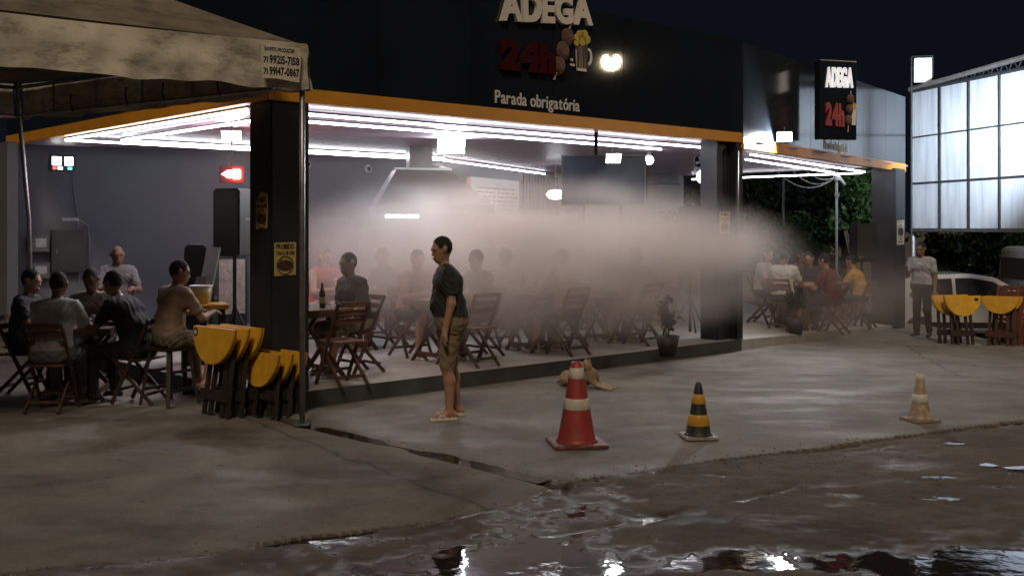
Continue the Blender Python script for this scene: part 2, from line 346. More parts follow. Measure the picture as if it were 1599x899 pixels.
# ================================================================== BAR BUILDING
M_black = mat('glossy black cladding', (.013, .017, .025), .035, 0, .2, .8, spec=.5, bump=.012, bscale=2, rv=.012)
M_black2 = mat('satin black cladding', (.022, .026, .034), .13, 0, .25, 1.5, bump=.10, bscale=3, rv=.05)
M_yellow = mat('yellow trim', (.62, .27, .022), .42, 0, .12, 3)
M_col = mat('black column paint', (.013, .014, .018), .48, 0, .3, 4, bump=.15)
M_colg = mat('grey column paint', (.024, .026, .031), .48, 0, .25, 4, bump=.15)
M_wall = mat('slate blue wall paint', (.105, .112, .135), .72, 0, .10, 1.5, bump=.12, bscale=25)
M_plank = wood('ceiling plank', (.40, .30, .385), .38)
bar = empty('bar_building', (0, 0, 0), 0, 'black clad corner bar with yellow trim, neon lit ceiling and square columns', 'building')
def fascia(a, b, z0, zy, z1, m, n_p):
    d = (b - a).normalized(); L = (b - a).length; nr = Vector((-d.y, d.x, 0))
    for i in range(n_p):
        s0, s1 = L * i / n_p + .004, L * (i + 1) / n_p - .004
        mb = MB().bar(a + d * s0 + nr * .05 + Vector((0, 0, (zy + z1) / 2)), a + d * s1 + nr * .05 + Vector((0, 0, (zy + z1) / 2)), .10, z1 - zy)
        mb.build('fascia_panel', m, bar)
    MB().bar(a + nr * .044 + Vector((0, 0, (z0 + zy) / 2 - .002)), b + nr * .044 + Vector((0, 0, (z0 + zy) / 2 - .002)), .115, zy - z0).build('yellow_trim', M_yellow, bar)
    MB().bar(a + nr * .12 + Vector((0, 0, z1 - .03)), b + nr * .12 + Vector((0, 0, z1 - .03)), .04, .05).build('parapet_cap', M_black, bar)
FR0, FRY, FR1 = 3.04, 3.18, 4.52
fascia(C0, C1, FR0, FRY, FR1, M_black, 6)
fascia(C1 + Vector((.02, -.015, 0)), C2, 2.95, 3.11, 4.50, M_black2, 6)
fascia(W0, C0 - N1 * -.0, FR0, FRY, FR1, M_black, 6)
# ceiling of planks running along the front
cpl = [C0, C1, C2, W3, W2, W1, W0]
uvp = [((p - C0).dot(E1), (p - C0).dot(N1)) for p in cpl]
ceil = MB().add([Vector((p.x, p.y, CEIL + .03)) for p in cpl], [tuple(range(7))]).build('ceiling', M_black, bar)
v = .02; vmax = max(b for a, b in uvp); dv = .24
while v < vmax:
    vm = v + dv / 2; xs = []
    for i in range(7):
        (a0, b0), (a1, b1) = uvp[i], uvp[(i + 1) % 7]
        if (b0 - vm) * (b1 - vm) < 0: xs.append(a0 + (a1 - a0) * (vm - b0) / (b1 - b0))
    xs.sort()
    for k in range(0, len(xs) - 1, 2):
        if xs[k + 1] - xs[k] > .3:
            MB().bar(UV(xs[k] + .03, vm, CEIL + .01), UV(xs[k + 1] - .03, vm, CEIL + .01), dv - .012, .02).build('plank', M_plank, ceil)
    v += dv
def wall(name, a, b, z0, z1, m, th=.15):
    d = (b - a).normalized(); nr = Vector((-d.y, d.x, 0))
    return MB().bar(a + nr * th / 2 + Vector((0, 0, (z0 + z1) / 2)), b + nr * th / 2 + Vector((0, 0, (z0 + z1) / 2)), th, z1 - z0).build(name, m, bar)
wall('back_wall', W0, W1, .1, CEIL + .02, M_wall); wall('back_wall', W1, W2, .1, CEIL + .02, M_wall); wall('back_wall', W2, W3, .1, CEIL + .02, mat('pale wall paint', (.33, .34, .35), .7, bump=.1))
wall('side_wall', W0 - N1 * .5, W0 - N1 * .02, .1, CEIL, M_wall)
def column(c, s, z0, z1, rz, m):
    return MB().box(Vector((c.x, c.y, (z0 + z1) / 2)), (s, s, z1 - z0), rz).build('column', m, bar, bevel=.012)
col1 = UV(.27, .26); column(col1, .43, -.05, CEIL, A_E1, M_col)
col2 = UV(7.50, .28); column(col2, .32, 0, CEIL, A_E1, M_colg)
MB().box(UV(7.70, .10, 1.53), (.16, .2, 3.02), A_E1).build('column_cover', M_col, bar)
col3 = Vector((7.62, 21.5, 0)); column(col3, .5, -.4, 2.98, A_E1 + .1, M_colg)
# black drain pipe on the second column
MB().tube([UV(7.60, -.03, .2), UV(7.60, -.03, 2.98)], .025, 8).build('drain_pipe', M_col, bar, smooth=True)

# ---- sign on the front fascia (letters stand off the cladding)
M_white = mat('white letter acrylic', (.62, .60, .55), .4, var=.05)
M_red = mat('unlit red letter', (.045, .003, .007), .8, var=.1, spec=.1)
sign = empty('bar_sign', UV(3, -.02, 3.2), 0, 'ADEGA 24h lettering with meat skewer and beer mug on the black front fascia', 'sign')
def FP(u, z, off=.012): return C0 + E1 * u - N1 * off + Vector((0, 0, z))
up = Vector((0, 0, 1))
t = R(5.2); lettering('ADEGA', FP(2.98, 4.185), E1 * math.cos(t) + up * math.sin(t), up * math.cos(t) - E1 * math.sin(t) * .3, .345, 1.55, M_white, sign, bold=.045, ext=.03, depth=.05, track=.03)
t = R(1.5); lettering('24h', FP(2.99, 3.625), E1 * math.cos(t) + up * math.sin(t), up, .36, .88, M_red, sign, bold=.06, ext=.03, depth=.05, track=.01)
lettering('Parada obrigatória', FP(2.92, 3.235), E1, up, .150, 1.40, mat('white print', (.60, .60, .58), .5, var=.04), sign, bold=.012, ext=.01, depth=.01, track=.07)
def frontdisc(mb, u, z, r, th, off, sx=1.0, n=16):
    mb.prism([(r * sx * math.cos(2 * math.pi * k / n), r * math.sin(2 * math.pi * k / n)) for k in range(n)], FP(u, z, off), E1, up, th)
M_meat = mat('pinkish brown meat', (.17, .10, .085), .7, var=.3, scale=18, spec=.2); M_stick = mat('pale skewer stick', (.55, .45, .38), .5)
M_foam = mat('yellow foam', (.55, .42, .06), .6); M_ink = mat('black print', (.010, .010, .012), .5)
MB().bar(FP(4.16, 4.33, .03), FP(3.86, 3.59, .03), .025, .02).build('skewer_stick', M_stick, sign, world=True)
for i, (u, z, r) in enumerate(((4.09, 4.13, .115), (4.01, 3.95, .125), (3.945, 3.77, .115))):
    mb = MB()
    for k in range(7):
        frontdisc(mb, u, z, r * math.sqrt(1 - (k / 7.0) ** 2), .012, .02 + .010 * k, .78)
    mb.build('meat_piece', M_meat, sign, world=True, smooth=False)
mug = MB().prism([(-.105, .17), (.105, .17), (.085, -.19), (-.075, -.19)], FP(4.34, 3.93, .02), E1, up, .02).build('beer_mug', mat('mug outline white', (.72, .70, .66), .4), sign, world=True)
for k in range(4):
    MB().prism([(-.026, .15), (.020, .15), (.017, -.155), (-.019, -.155)], FP(4.27 + k * .049, 3.93, .045), E1, up, .004).build('mug_flute', M_ink if k != 1 else mat('mug brown', (.18, .10, .02), .5), mug).location = -sign.location
mb = MB(); a = arc(0, 0, .115, -1.3, 1.3, 10); b = arc(0, 0, .08, 1.3, -1.3, 10); mb.prism([(x * .7, y) for x, y in a + b], FP(4.45, 3.93, .02), E1, up, .02); mb.build('mug_handle', MATS['mug outline white'], sign, world=True)
for u, z, r in ((4.25, 4.14, .05), (4.30, 4.18, .06), (4.37, 4.19, .062), (4.42, 4.14, .055), (4.33, 4.12, .07), (4.23, 4.07, .035)):
    mb = MB(); frontdisc(mb, u, z, r, .02, .04, 1); mb.build('foam_bubble', M_foam, sign, world=True)
for u, z in ((4.17, 3.86), (4.20, 3.80), (4.16, 3.80)):
    mb = MB(); frontdisc(mb, u, z, .016, .02, .02, 1); mb.build('droplet', M_white, sign, world=True)

# ---- projecting box sign and tagline on the right fascia
D2 = (C2 - C1).normalized(); N2 = Vector((D2.y, -D2.x, 0))                # N2 points out to the forecourt
bs_o = P(1281, 217, 17.3); SU = Vector((.93, .30, 0)).normalized(); SN = Vector((SU.y, -SU.x, 0))
bs = empty('box_sign', bs_o, 0, 'smaller ADEGA 24h box sign standing out from the right fascia', 'sign')
MB().prism(rect(0, .70, 0, 1.28), bs_o, SU, up, -.16).build('sign_box', M_black2, bs, world=True, bevel=.006)
MB().prism(rect(.02, .68, .02, 1.26), bs_o + SN * .003, SU, up, .006).build('sign_face', M_black, bs, world=True)
MB().prism(rect(0, .70, 1.28, 1.295), bs_o + SN * .003, SU, up, -.16).build('sign_edge', mat('brushed edge', (.25, .25, .26), .4, .8), bs, world=True)
M_white2 = emat('lit white letter', (.95, .97, 1.0), .55); M_red2 = mat('red letter', (.30, .02, .035), .4)
lettering('ADEGA', bs_o + SU * .09 + SN * .012 + up * .84, SU + up * .02, up, .33, .52, M_white2, bs, bold=.05, ext=.03, depth=.03, track=.02)
lettering('24h', bs_o + SU * .08 + SN * .012 + up * .22, SU - up * .05, up, .38, .36, M_red2, bs, bold=.06, ext=.03, depth=.03, track=.0)
MB().bar(bs_o + SU * .51 + SN * .03 + up * .12, bs_o + SU * .57 + SN * .03 + up * .80, .012, .012).build('skewer_stick', M_stick, bs, world=True)
for k in range(3):
    c = bs_o + SU * (.52 + .02 * k) + SN * .03 + up * (.32 + .17 * k)
    MB().lathe([(.02, -.085), (.055, -.05), (.062, 0), (.055, .05), (.02, .085)], 12, c).build('meat_piece', M_meat, bs, world=True, smooth=True)
MB().prism([(-.045, .12), (.05, .12), (.04, -.14), (-.035, -.14)], bs_o + SU * .62 + SN * .012 + up * .38, SU, up, .02).build('beer_mug', MATS['mug outline white'], bs, world=True)
MB().prism(arc(0, 0, .06, 0, 2 * math.pi, 10)[:-1], bs_o + SU * .62 + SN * .014 + up * .55, SU, up, .02).build('foam_bubble', M_foam, bs, world=True)
a = (1.0, 0); s0 = 3.32
tagl = empty('fascia_tagline', C1 + D2 * s0 + up * 3.2 + N2 * .06, 0, 'small white Parada obrigatória lettering on the right fascia', 'sign')
lettering('Parada obrigatória', C1 + D2 * s0 + N2 * .012 + up * 3.15, D2, up, .15, 1.2, MATS['white print'], tagl, bold=.02, ext=.01, depth=.01, track=.05)
# ================================================================== LIGHTS OF THE PLACE
M_tube = emat('white led tube', (.93, .95, 1.0), 18.0)
M_cap = mat('grey plastic', (.18, .18, .19), .5)
def led(p, q, label, group='white tubes of the ceiling light frame'):
    p, q = Vector(p), Vector(q); r = empty('led_tube', p, 0, label, 'tube light', group); d = (q - p).normalized()
    MB().tube([p + d * .03, q - d * .03], .0135, 8).build('diffuser', M_tube, r, world=True)
    MB().bar(p + Vector((0, 0, .028)), q + Vector((0, 0, .028)), .03, .022).build('mount', M_cap, r, world=True)
TZ = 3.0
o0, o1, o2 = UV(.12, .62, TZ), UV(.12, 5.75, TZ), UV(6.6, 5.6, TZ)
i0, i1, i2 = UV(.72, 1.30, TZ), UV(.72, 5.30, TZ), UV(6.4, 5.2, TZ)
of, fi = UV(7.75, .66, TZ), UV(7.55, 1.32, TZ)
led(o0, of, 'long outer white tube along the front ceiling edge above the television')
led(i0, fi, 'inner white tube along the front of the bar ceiling')
led(o1, o0, 'outer white tube along the left ceiling edge behind the tent')
led(i1, i0, 'inner white tube along the left side of the bar ceiling')
led(o1, o2, 'outer white tube along the back of the ceiling over the grill hood')
led(i1, i2, 'inner white tube along the back of the bar ceiling')
led(o2, Vector((.75, 23.9, TZ)), 'white tube slanting back above the menu board')
r0, r1 = Vector((3.75, 16.75, 2.95)), Vector((7.35, 22.1, 2.95))
led(r0, r1, 'outer white tube under the right fascia', 'white tubes over the right terrace')
led(Vector((3.95, 18.0, 2.95)), Vector((6.8, 22.4, 2.95)), 'inner white tube under the right fascia', 'white tubes over the right terrace')
led(Vector((7.45, 22.5, 2.95)), Vector((4.3, 25.5, 2.95)), 'white tube along the far right end of the ceiling', 'white tubes over the right terrace')
M_flood = emat('floodlight glass', (.95, .97, 1.0), 60.0)
def flood(loc, aim, watts, label, size=.26, group=None, col=(.93, .96, 1.0), spot=True, spread=180):
    loc = Vector(loc); aim = Vector(aim); d = (aim - loc).normalized(); q = d.to_track_quat('-Z', 'Y'); M3 = q.to_matrix()
    r = empty('floodlight', loc, 0, label, 'floodlight', group)
    MB().box((0, 0, 0), (size, size * .72, .05), M=M3).build('housing', M_cap, r, bevel=.008)
    MB().box(d * .028, (size * .9, size * .6, .006), M=M3).build('glass', M_flood, r)
    MB().bar(-d * .02, -d * .02 + Vector((0, 0, .14)), .03, .012).build('bracket', M_cap, r)
    if spot:
        ld = bpy.data.lights.new('floodlight_beam', 'AREA'); ld.shape = 'RECTANGLE'; ld.size = size * .9; ld.size_y = size * .6; ld.energy = watts; ld.color = col; ld.spread = R(spread)
        lo = bpy.data.objects.new('floodlight_beam', ld); COL.objects.link(lo); lo.parent = r; lo.location = d * .04; lo.rotation_euler = q.to_euler()
FL1 = P(705, 226, 15.2); FL2 = P(362, 210, 13.4)
flood(FL1, FL1 + Vector((.15, -1.0, -.9)), 75, 'blazing white floodlight under the ceiling above the grill hood', .42)
flood(FL2, FL2 + Vector((.2, -.9, -1.1)), 40, 'white floodlight under the ceiling behind the corner column', .26)
FL3 = C1 + D2 * 1.22 + N2 * .16 + up * 3.20
flood(FL3, FL3 + Vector((-.25, -1.0, -.42)), 100, 'bright floodlight mounted on the right fascia by the corner', .24)
FL4 = P(958, 246, 13.7)
flood(FL4, FL4 + Vector((.1, -1.0, -.55)), 18, 'small white floodlight just above the television', .2)
def bulb(loc, rad, pw, label, cat='lamp'):
    r = empty('globe_lamp', loc, 0, label, cat); pr = [(rad * math.sin(math.pi * k / 12), -rad * math.cos(math.pi * k / 12)) for k in range(13)]
    MB().lathe(pr, 18).build('globe', emat('globe %.2f' % pw, (.97, .98, 1.0), pw), r, smooth=True)
    MB().tube([(0, 0, rad * .9), (0, 0, rad + .08)], .03, 8).build('socket', M_cap, r)
    MB().tube([(0, 0, rad + .08), (0, 0, TZ + .05 - loc[2])], .007, 6).build('cord', M_cap, r)
bulb(P(1099, 276, 15.9), .105, 16, 'round white globe lamp hanging beside the second column')
bulb(P(1014, 250, 17.2), .075, 16, 'small white globe lamp behind the television')
# fan / round clock-like speaker on the column
rf = empty('ceiling_fan', P(1095, 252, 15.9), 0, 'small round black wall fan beside the globe lamp', 'fan')
MB().add([( .10 * math.cos(t), -.02, .10 * math.sin(t)) for t in [k * math.pi / 8 for k in range(16)]] + [(.10 * math.cos(t), .05, .10 * math.sin(t)) for t in [k * math.pi / 8 for k in range(16)]], [(k, (k + 1) % 16, 16 + (k + 1) % 16, 16 + k) for k in range(16)] + [tuple(range(16, 32))]).build('guard', M_col, rf)
for k in range(4):
    a = k * math.pi / 2 + .4; MB().bar((0, 0, 0), (.085 * math.cos(a), 0, .085 * math.sin(a)), .03, .006, (0, 1, 0)).build('blade', M_cap, rf)
MB().tube([(0, .05, 0), (.1, .25, 0)], .02, 6).build('arm', M_col, rf)
# street lamp across the street: its warm head mirrors in the front cladding
sl = Vector((14.6, 13.62, -.68)); st = empty('street_lamp', sl, 0, 'tall street lamp with warm head across the street', 'street lamp')
MB().tube([(0, 0, 0), (0, 0, 5.2)], .06, 10, .045).build('pole', M_cap, st, smooth=True); MB().tube([(0, 0, 5.2), (-.1, 0, 6.3), (-.9, 0, 6.62)], .035, 8).build('arm', M_cap, st, smooth=True)
MB().box((-1.1, 0, 6.62), (.55, .22, .10)).build('lamp_head', M_cap, st, bevel=.02); MB().box((-1.1, 0, 6.565), (.22, .16, .05)).build('lamp_glass', emat('warm lamp glass', (1.0, .76, .44), 9), st)
ld = bpy.data.lights.new('street_lamp_light', 'SPOT'); ld.energy = 700; ld.spot_size = R(150); ld.spot_blend = .6; ld.shadow_soft_size = .2; ld.color = (1.0, .78, .52)
lo = bpy.data.objects.new('street_lamp_light', ld); COL.objects.link(lo); lo.parent = st; lo.location = (-1.1, 0, 6.5)
lo.rotation_euler = Vector((-.75, -.25, -1)).to_track_quat('-Z', 'Y').to_euler()

# ================================================================== TENT
def fabric(name, col, stain):
    m = mat(name, col, .75, 0, .32, 2.2, bump=.25, bscale=9); nt = m.node_tree; b = nt.nodes['Principled BSDF']
    tc = next(n for n in nt.nodes if n.type == 'TEX_COORD'); n = nt.nodes.new('ShaderNodeTexNoise'); n.inputs['Scale'].default_value = 3.2; n.inputs['Detail'].default_value = 9; n.inputs['Roughness'].default_value = .72
    mp = nt.nodes.new('ShaderNodeMapping'); mp.inputs['Scale'].default_value = (1, 1, 2.4); nt.links.new(tc.outputs['Object'], mp.inputs[0]); nt.links.new(mp.outputs[0], n.inputs['Vector'])
    r = nt.nodes.new('ShaderNodeValToRGB'); r.color_ramp.elements[0].position = .47; r.color_ramp.elements[1].position = .66; r.color_ramp.elements[0].color = (0, 0, 0, 1); r.color_ramp.elements[1].color = (.85,) * 3 + (1,)
    nt.links.new(n.outputs['Fac'], r.inputs[0]); x = nt.nodes.new('ShaderNodeMix'); x.data_type = 'RGBA'; src = b.inputs['Base Color'].links[0].from_socket
    nt.links.new(r.outputs[0], x.inputs[0]); nt.links.new(src, x.inputs[6]); x.inputs[7].default_value = (*stain, 1); nt.links.new(x.outputs[2], b.inputs['Base Color']); return m
M_tent = fabric('stained canvas', (.60, .56, .47), (.20, .175, .14)); M_roof = fabric('dark roof canvas', (.20, .175, .135), (.10, .085, .065)); M_steel = mat('galvanised steel', (.30, .30, .31), .42, .85, .2, 8)  # roof canvas has a darker colour than the valance
TA = Vector((-1.92, 9.72, 0)); dA = Vector((-.79, -.616, 0)); dB = Vector((-.825, .563, 0)); TL = 4.66
T = [TA, TA + dA * TL, TA + dA * TL + dB * TL, TA + dB * TL]
tent = empty('canopy_tent', TA, 0, 'dirty beige canopy tent with stained valance and steel poles by the corner', 'tent')
apex = (T[0] + T[2]) / 2 + Vector((0, 0, 4.85)); ZT, ZB = 3.47, 3.06
def tri_sheet(a, b, c, n, sag):
    vs = []; fs = []; ix = {}
    for i in range(n + 1):
        for j in range(n + 1 - i):
            s, t_ = i / n, j / n; p = a * (1 - s - t_) + b * s + c * t_; p = p - Vector((0, 0, sag * 27 * s * t_ * (1 - s - t_) + .12 * (t_ * (1 - t_)))); ix[i, j] = len(vs); vs.append(p)
    for i in range(n):
        for j in range(n - i):
            fs.append((ix[i, j], ix[i + 1, j], ix[i, j + 1]))
            if i + j < n - 1: fs.append((ix[i + 1, j], ix[i + 1, j + 1], ix[i, j + 1]))
    return MB().add(vs, fs)
for k in range(4):
    a, b = T[k] + Vector((0, 0, ZT)), T[(k + 1) % 4] + Vector((0, 0, ZT))
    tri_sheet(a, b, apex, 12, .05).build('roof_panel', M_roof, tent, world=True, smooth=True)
    # valance with a wavy torn lower hem
    n = 90; out = ((a + b) / 2 - Vector((apex.x, apex.y, a.z))).normalized(); vs = []; fs = []
    for i in range(n + 1):
        s = i / n; p = a.lerp(b, s)
        for j in range(7):
            t_ = j / 6; wv = .024 * math.sin(s * 31 + k * 2 + 2 * t_) * t_ + .014 * math.sin(s * 83 + k - 3 * t_) * t_ + .010 * math.sin(9 * t_ + s * 12) + (.010 if abs(t_ - .5) < .1 else 0)
            hem = (.02 * math.sin(s * 23 + k) + .012 * math.sin(s * 61)) * t_ * (.3 + 1.2 * abs(s - .5))
            vs.append(p - Vector((0, 0, (ZT - ZB) * t_ + hem + .03 * math.sin(math.pi * s))) + out * (.062 + wv))
    for i in range(n):
        for j in range(6): fs.append((i * 7 + j, i * 7 + j + 1, (i + 1) * 7 + j + 1, (i + 1) * 7 + j))
    MB().add(vs, fs).build('valance', M_tent, tent, world=True, smooth=True)
    MB().tube([a - Vector((0, 0, .05)), b - Vector((0, 0, .05))], .022, 8).build('top_rail', M_steel, tent, world=True, smooth=True)
    MB().tube([a - Vector((0, 0, .38)), b - Vector((0, 0, .38))], .018, 8).build('lower_rail', M_steel, tent, world=True, smooth=True)
    for s in (.16, .33, .5, .67, .84):
        p = a.lerp(b, s); MB().tube([p - Vector((0, 0, .05)), p - Vector((0, 0, .38))], .014, 6).build('rail_strut', M_steel, tent, world=True)
    for s in (.24, .45, .58, .76):
        p = a.lerp(b, s) - out * .02; MB().tube([p - Vector((0, 0, .20)), p - Vector((.01, 0, .3)), p - Vector((-.02, 0, .40))], .009, 5).build('tie_cord', mat('dark cord', (.02, .02, .02), .8), tent, world=True)
for k, p in enumerate(T):
    lean = Vector((0, 0, 0)) if k == 0 else ((T[k] - T[(k + 2) % 4]).normalized() * .35)
    MB().tube([p + Vector((0, 0, ZT)), p + lean + Vector((0, 0, 1.9)), p + lean * 1.3 + Vector((0, 0, -.02))], .026, 10).build('pole', M_steel, tent, world=True, smooth=True)
    MB().box(p + lean * 1.3 + Vector((0, 0, .005)), (.14, .14, .012)).build('base_plate', M_steel, tent, world=True)
# phone number patch on the valance
pu = -dA; pv = up; pn = pu.cross(pv); po = T[0] + dA * .45 + Vector((0, 0, 3.115)) + pn * .115; pS = 1.2; pu0, pv0 = pu, pv; pu, pv = pu * pS, pv * pS
patch = MB().prism([(0, .0), (.12, .005), (.30, -.01), (.315, .16), (.31, .245), (.0, .26), (-.005, .13)], po, pu, pv, .004).build('phone_number_patch', mat('off white patch', (.62, .57, .47), .7, var=.2, scale=20), tent, world=True)
def ptxt(s, x, y, h, wd, b=.015): 
    o = lettering(s, po + pu * x + pv * y + pn * .0055, pu0, pv0, h * pS, wd * pS, M_ink, None, name='printed_text', bold=b, ext=.002, depth=.001, joined=True)[0]
    o.parent = patch; o.location = -tent.location; return o
ptxt('BARRETO PRODUÇÕES', .02, .205, .028, .24, .02); ptxt('71', .012, .115, .045, .035); ptxt('99215-7158', .06, .115, .06, .24, .03); ptxt('71', .012, .03, .045, .035); ptxt('99147-0867', .06, .03, .06, .24, .03)

# ================================================================== NOTICES
M_paper = mat('yellow notice paper', (.42, .33, .10), .7, var=.15, scale=14); M_brown = mat('dark brown print', (.045, .022, .020), .6)
def notice(o, U, label, torn=False, white=False):
    Vv = up; U = Vector(U).normalized(); Nn = U.cross(Vv); r = empty('notice', o, 0, label, 'notice', 'no sound box notices on the columns')
    pl_ = [(0, 0), (.24, .005), (.245, .33), (.0, .325)] if not torn else [(.005, 0), (.23, .01), (.245, .18), (.24, .34), (.12, .365), (.01, .30)]
    mp_ = M_paper if not white else mat('white notice paper', (.55, .55, .52), .6, var=.06)
    sh = MB().prism(pl_, o + Nn * .002, U, Vv, .003).build('sheet', mp_, r, world=True)
    f = lambda s, x, y, h, wd: lettering(s, o + U * x + Vv * y + Nn * .0062, U, Vv, h, wd, M_ink if not white else M_brown, r, name='printed_text', bold=.03, ext=.002, depth=.001, joined=True, track=.03)
    if not white: f('PROIBIDO', .02, .262, .05, .20); f('CAIXA DE SOM', .018, .205, .038, .205)
    else:
        for (x0, x1, y0, y1) in ((.03, .21, .298, .306), (.05, .19, .058, .07), (.04, .20, .035, .047)): MB().prism(rect(x0, x1, y0, y1), o + Nn * .0062, U, Vv, .001).build('printed_line', MATS['yellow trim'] if y0 > .04 and y0 < .1 else M_brown, r, world=True)
    mb = MB(); n = 20; c = (.12, .10 if not white else .175); k0 = arc(c[0], c[1], .095, 0, 2 * math.pi, n)[:-1]; k1 = arc(c[0], c[1], .083, 0, 2 * math.pi, n)[:-1]
    pts = [o + U * a + Vv * b + Nn * .008 for a, b in k0 + k1]; mb.add(pts, [(i, (i + 1) % n, n + (i + 1) % n, n + i) for i in range(n)]); mb.build('ring_print', M_brown, r, world=True)
    MB().prism([(c[0] + .088 * math.cos(t_) * (1 if abs(math.cos(t_)) < .8 else .96), c[1] + .055 * math.sin(t_)) for t_ in [2 * math.pi * k / 16 for k in range(16)]], o + Nn * .0065, U, Vv, .0008).build('sound_box_print', M_brown, r, world=True)
    MB().prism([(c[0] - .06, c[1] + .06), (c[0] - .05, c[1] + .068), (c[0] + .065, c[1] - .06), (c[0] + .055, c[1] - .068)], o + Nn * .0085, U, Vv, .0008).build('bar_print', mat('dull red print', (.12, .03, .025), .6), r, world=True)
    return r
fL = UV(.27 - .215, .26, 0); fF = UV(.27, .26 - .215, 0)
notice(UV(.052, .34, 1.785), -N1, 'torn yellow no sound box notice on the corner column, higher of two', torn=True)
notice(UV(.085, .042, 1.325), E1, 'yellow no sound box notice on the corner column, lower of two')
notice(UV(7.375, .117, 1.70), E1, 'yellow no sound box notice on the grey second column')
a3 = A_E1 + .1; e3 = Vector((math.cos(a3), math.sin(a3), 0)); n3 = Vector((e3.y, -e3.x, 0))
nt_ = notice(Vector((7.62, 21.5, 1.45)) + n3 * .252 - e3 * .20, e3, 'white framed notice on the farthest column', white=True); nt_.scale = (1.5, 1.5, 1.5)

# ================================================================== SCREENS, SPEAKERS, WALL FITTINGS
M_plas = mat('black plastic', (.012, .012, .014), .45, var=.2); M_cloth = mat('speaker grille', (.016, .016, .018), .7, bump=.3, bscale=120)
tvo = P(943, 281, 14.0); tv = empty('television', tvo, R(-6), 'large dark flat television hanging from the ceiling by the front', 'television')
MB().box((0, .05, 0), (1.11, .09, .66)).build('case', M_plas, tv, bevel=.01); MB().box((0, .002, 0), (1.06, .01, .60)).build('screen', mat('dark glass screen', (.10, .13, .18), .22, var=.1), tv)
for s in (-1, 1): MB().box((s * .545, 0, 0), (.022, .02, .66)).build('bezel', M_cap, tv)
for s in (-1, 1): MB().box((0, 0, s * .319), (1.11, .018, .02)).build('bezel', M_cap, tv)
MB().bar((-.1, .1, .2), (-.1, .1, CEIL - tvo.z), .05, .05).build('bracket', M_plas, tv); MB().box((.40, .14, 0), (.34, .12, .5)).build('rear_cover', M_plas, tv)
def speaker(loc, wd, h, rz, label, stand=0, foot=0):
    r = empty('loudspeaker', loc, rz, label, 'loudspeaker'); d = wd * .85
    mb = MB().prism([(-wd / 2, -d / 2), (wd / 2, -d / 2), (wd / 2 * .7, d / 2), (-wd / 2 * .7, d / 2)], (0, 0, 0), (1, 0, 0), (0, 1, 0), h); mb.build('cabinet', M_plas, r, bevel=.025)
    MB().box((0, -d / 2 - .006, h * .5), (wd * .86, .014, h * .90)).build('grille', M_cloth, r, bevel=.005)
    MB().box((wd / 2 * .86, .02, h * .55), (.012, .10, .03)).build('handle', M_cap, r)
    MB().box((-wd * .3, -d / 2 - .016, h * .12), (.05, .006, .03)).build('badge', M_cap, r)
    if stand:
        MB().tube([(0, 0, 0), (0, 0, -stand)], .022, 8).build('stand_pole', M_plas, r)
        for k in range(3):
            a = k * 2.094 + .5; MB().tube([(0, 0, -stand * .45), (.32 * math.cos(a), .32 * math.sin(a), -stand + .01)], .013, 6).build('stand_leg', M_plas, r)
sp = P(367, 400, 12.6); speaker(Vector((sp.x, sp.y, sp.z)), .40, .80, R(-25), 'black loudspeaker on a stand beside the corner column', stand=sp.z - PZ)
sp = P(1078, 418, 16.6); speaker(sp, .45, .96, R(8), 'tall black loudspeaker left of the grey second column', stand=sp.z - PZ)
sp = P(1346, 408, 20.2); speaker(sp, .46, .72, R(10), 'black loudspeaker beside the farthest column', stand=sp.z + .12)
sp = P(318, 480, 12.9); speaker(Vector((sp.x, sp.y, PZ)), .36, 1.42, R(-30), 'floor standing black loudspeaker against the blue wall')
def screen(loc, rz, wd, h, label, cells, name, case=M_plas):
    r = empty(name, loc, rz, label, 'display'); MB().box((0, .03, 0), (wd, .05, h)).build('case', case, r, bevel=.006)
    for (x, z, a, b, c, e) in cells: MB().box((x, 0, z), (a, .008, b)).build('lit_segment', emat('segment %s' % str((c, e)), c, e), r)
    return r
aW = math.atan2((W1 - W0).y, (W1 - W0).x)
def onwall(px, py, off=.05):
    k = (px - CX) / F; d = (W1 - W0); t_ = (k * W0.y - W0.x) / (d.x - k * d.y); p = W0 + d * t_; p.z = CAMH + (CY - py) / F * p.y
    return p - Vector((-d.y, d.x, 0)).normalized() * off
screen(onwall(98, 255), aW, .36, .25, 'small lit display with white figures high on the blue wall', [(-.09, .03, .13, .13, (1, 1, 1), 7), (.085, .03, .12, .13, (1, 1, 1), 7), (-.12, -.08, .05, .04, (1, .1, .08), 3), (-.04, -.08, .07, .04, (1, 1, 1), 4), (.10, -.08, .06, .04, (.1, .9, .6), 3)], 'wall_display')
rs = P(362, 272, 13.2)
s_ = screen(rs, R(8), .30, .21, 'glowing red arrow sign beside the corner column', [(.03, 0, .17, .10, (1, .30, .28), 9), (.06, .05, .09, .04, (1, .08, .06), 9), (.06, -.05, .09, .04, (1, .08, .06), 9)], 'arrow_sign')
MB().prism([(-.055, -.045), (-.055, .045), (-.125, 0)], (0, .0, 0), (1, 0, 0), (0, 0, 1), .012).build('arrow_head', emat('arrow red', (1, .22, .2), 9), s_); MB().tube([(0, .03, .1), (0, .03, CEIL - rs.z)], .008, 6).build('hanger', M_plas, s_)
ld = bpy.data.lights.new('arrow_glow', 'POINT'); ld.energy = 22; ld.color = (1, .06, .04); ld.shadow_soft_size = .1; lo = bpy.data.objects.new('arrow_glow', ld); COL.objects.link(lo); lo.parent = s_; lo.location = (.05, -.15, 0)
M_box = mat('grey meter box', (.10, .105, .11), .5)
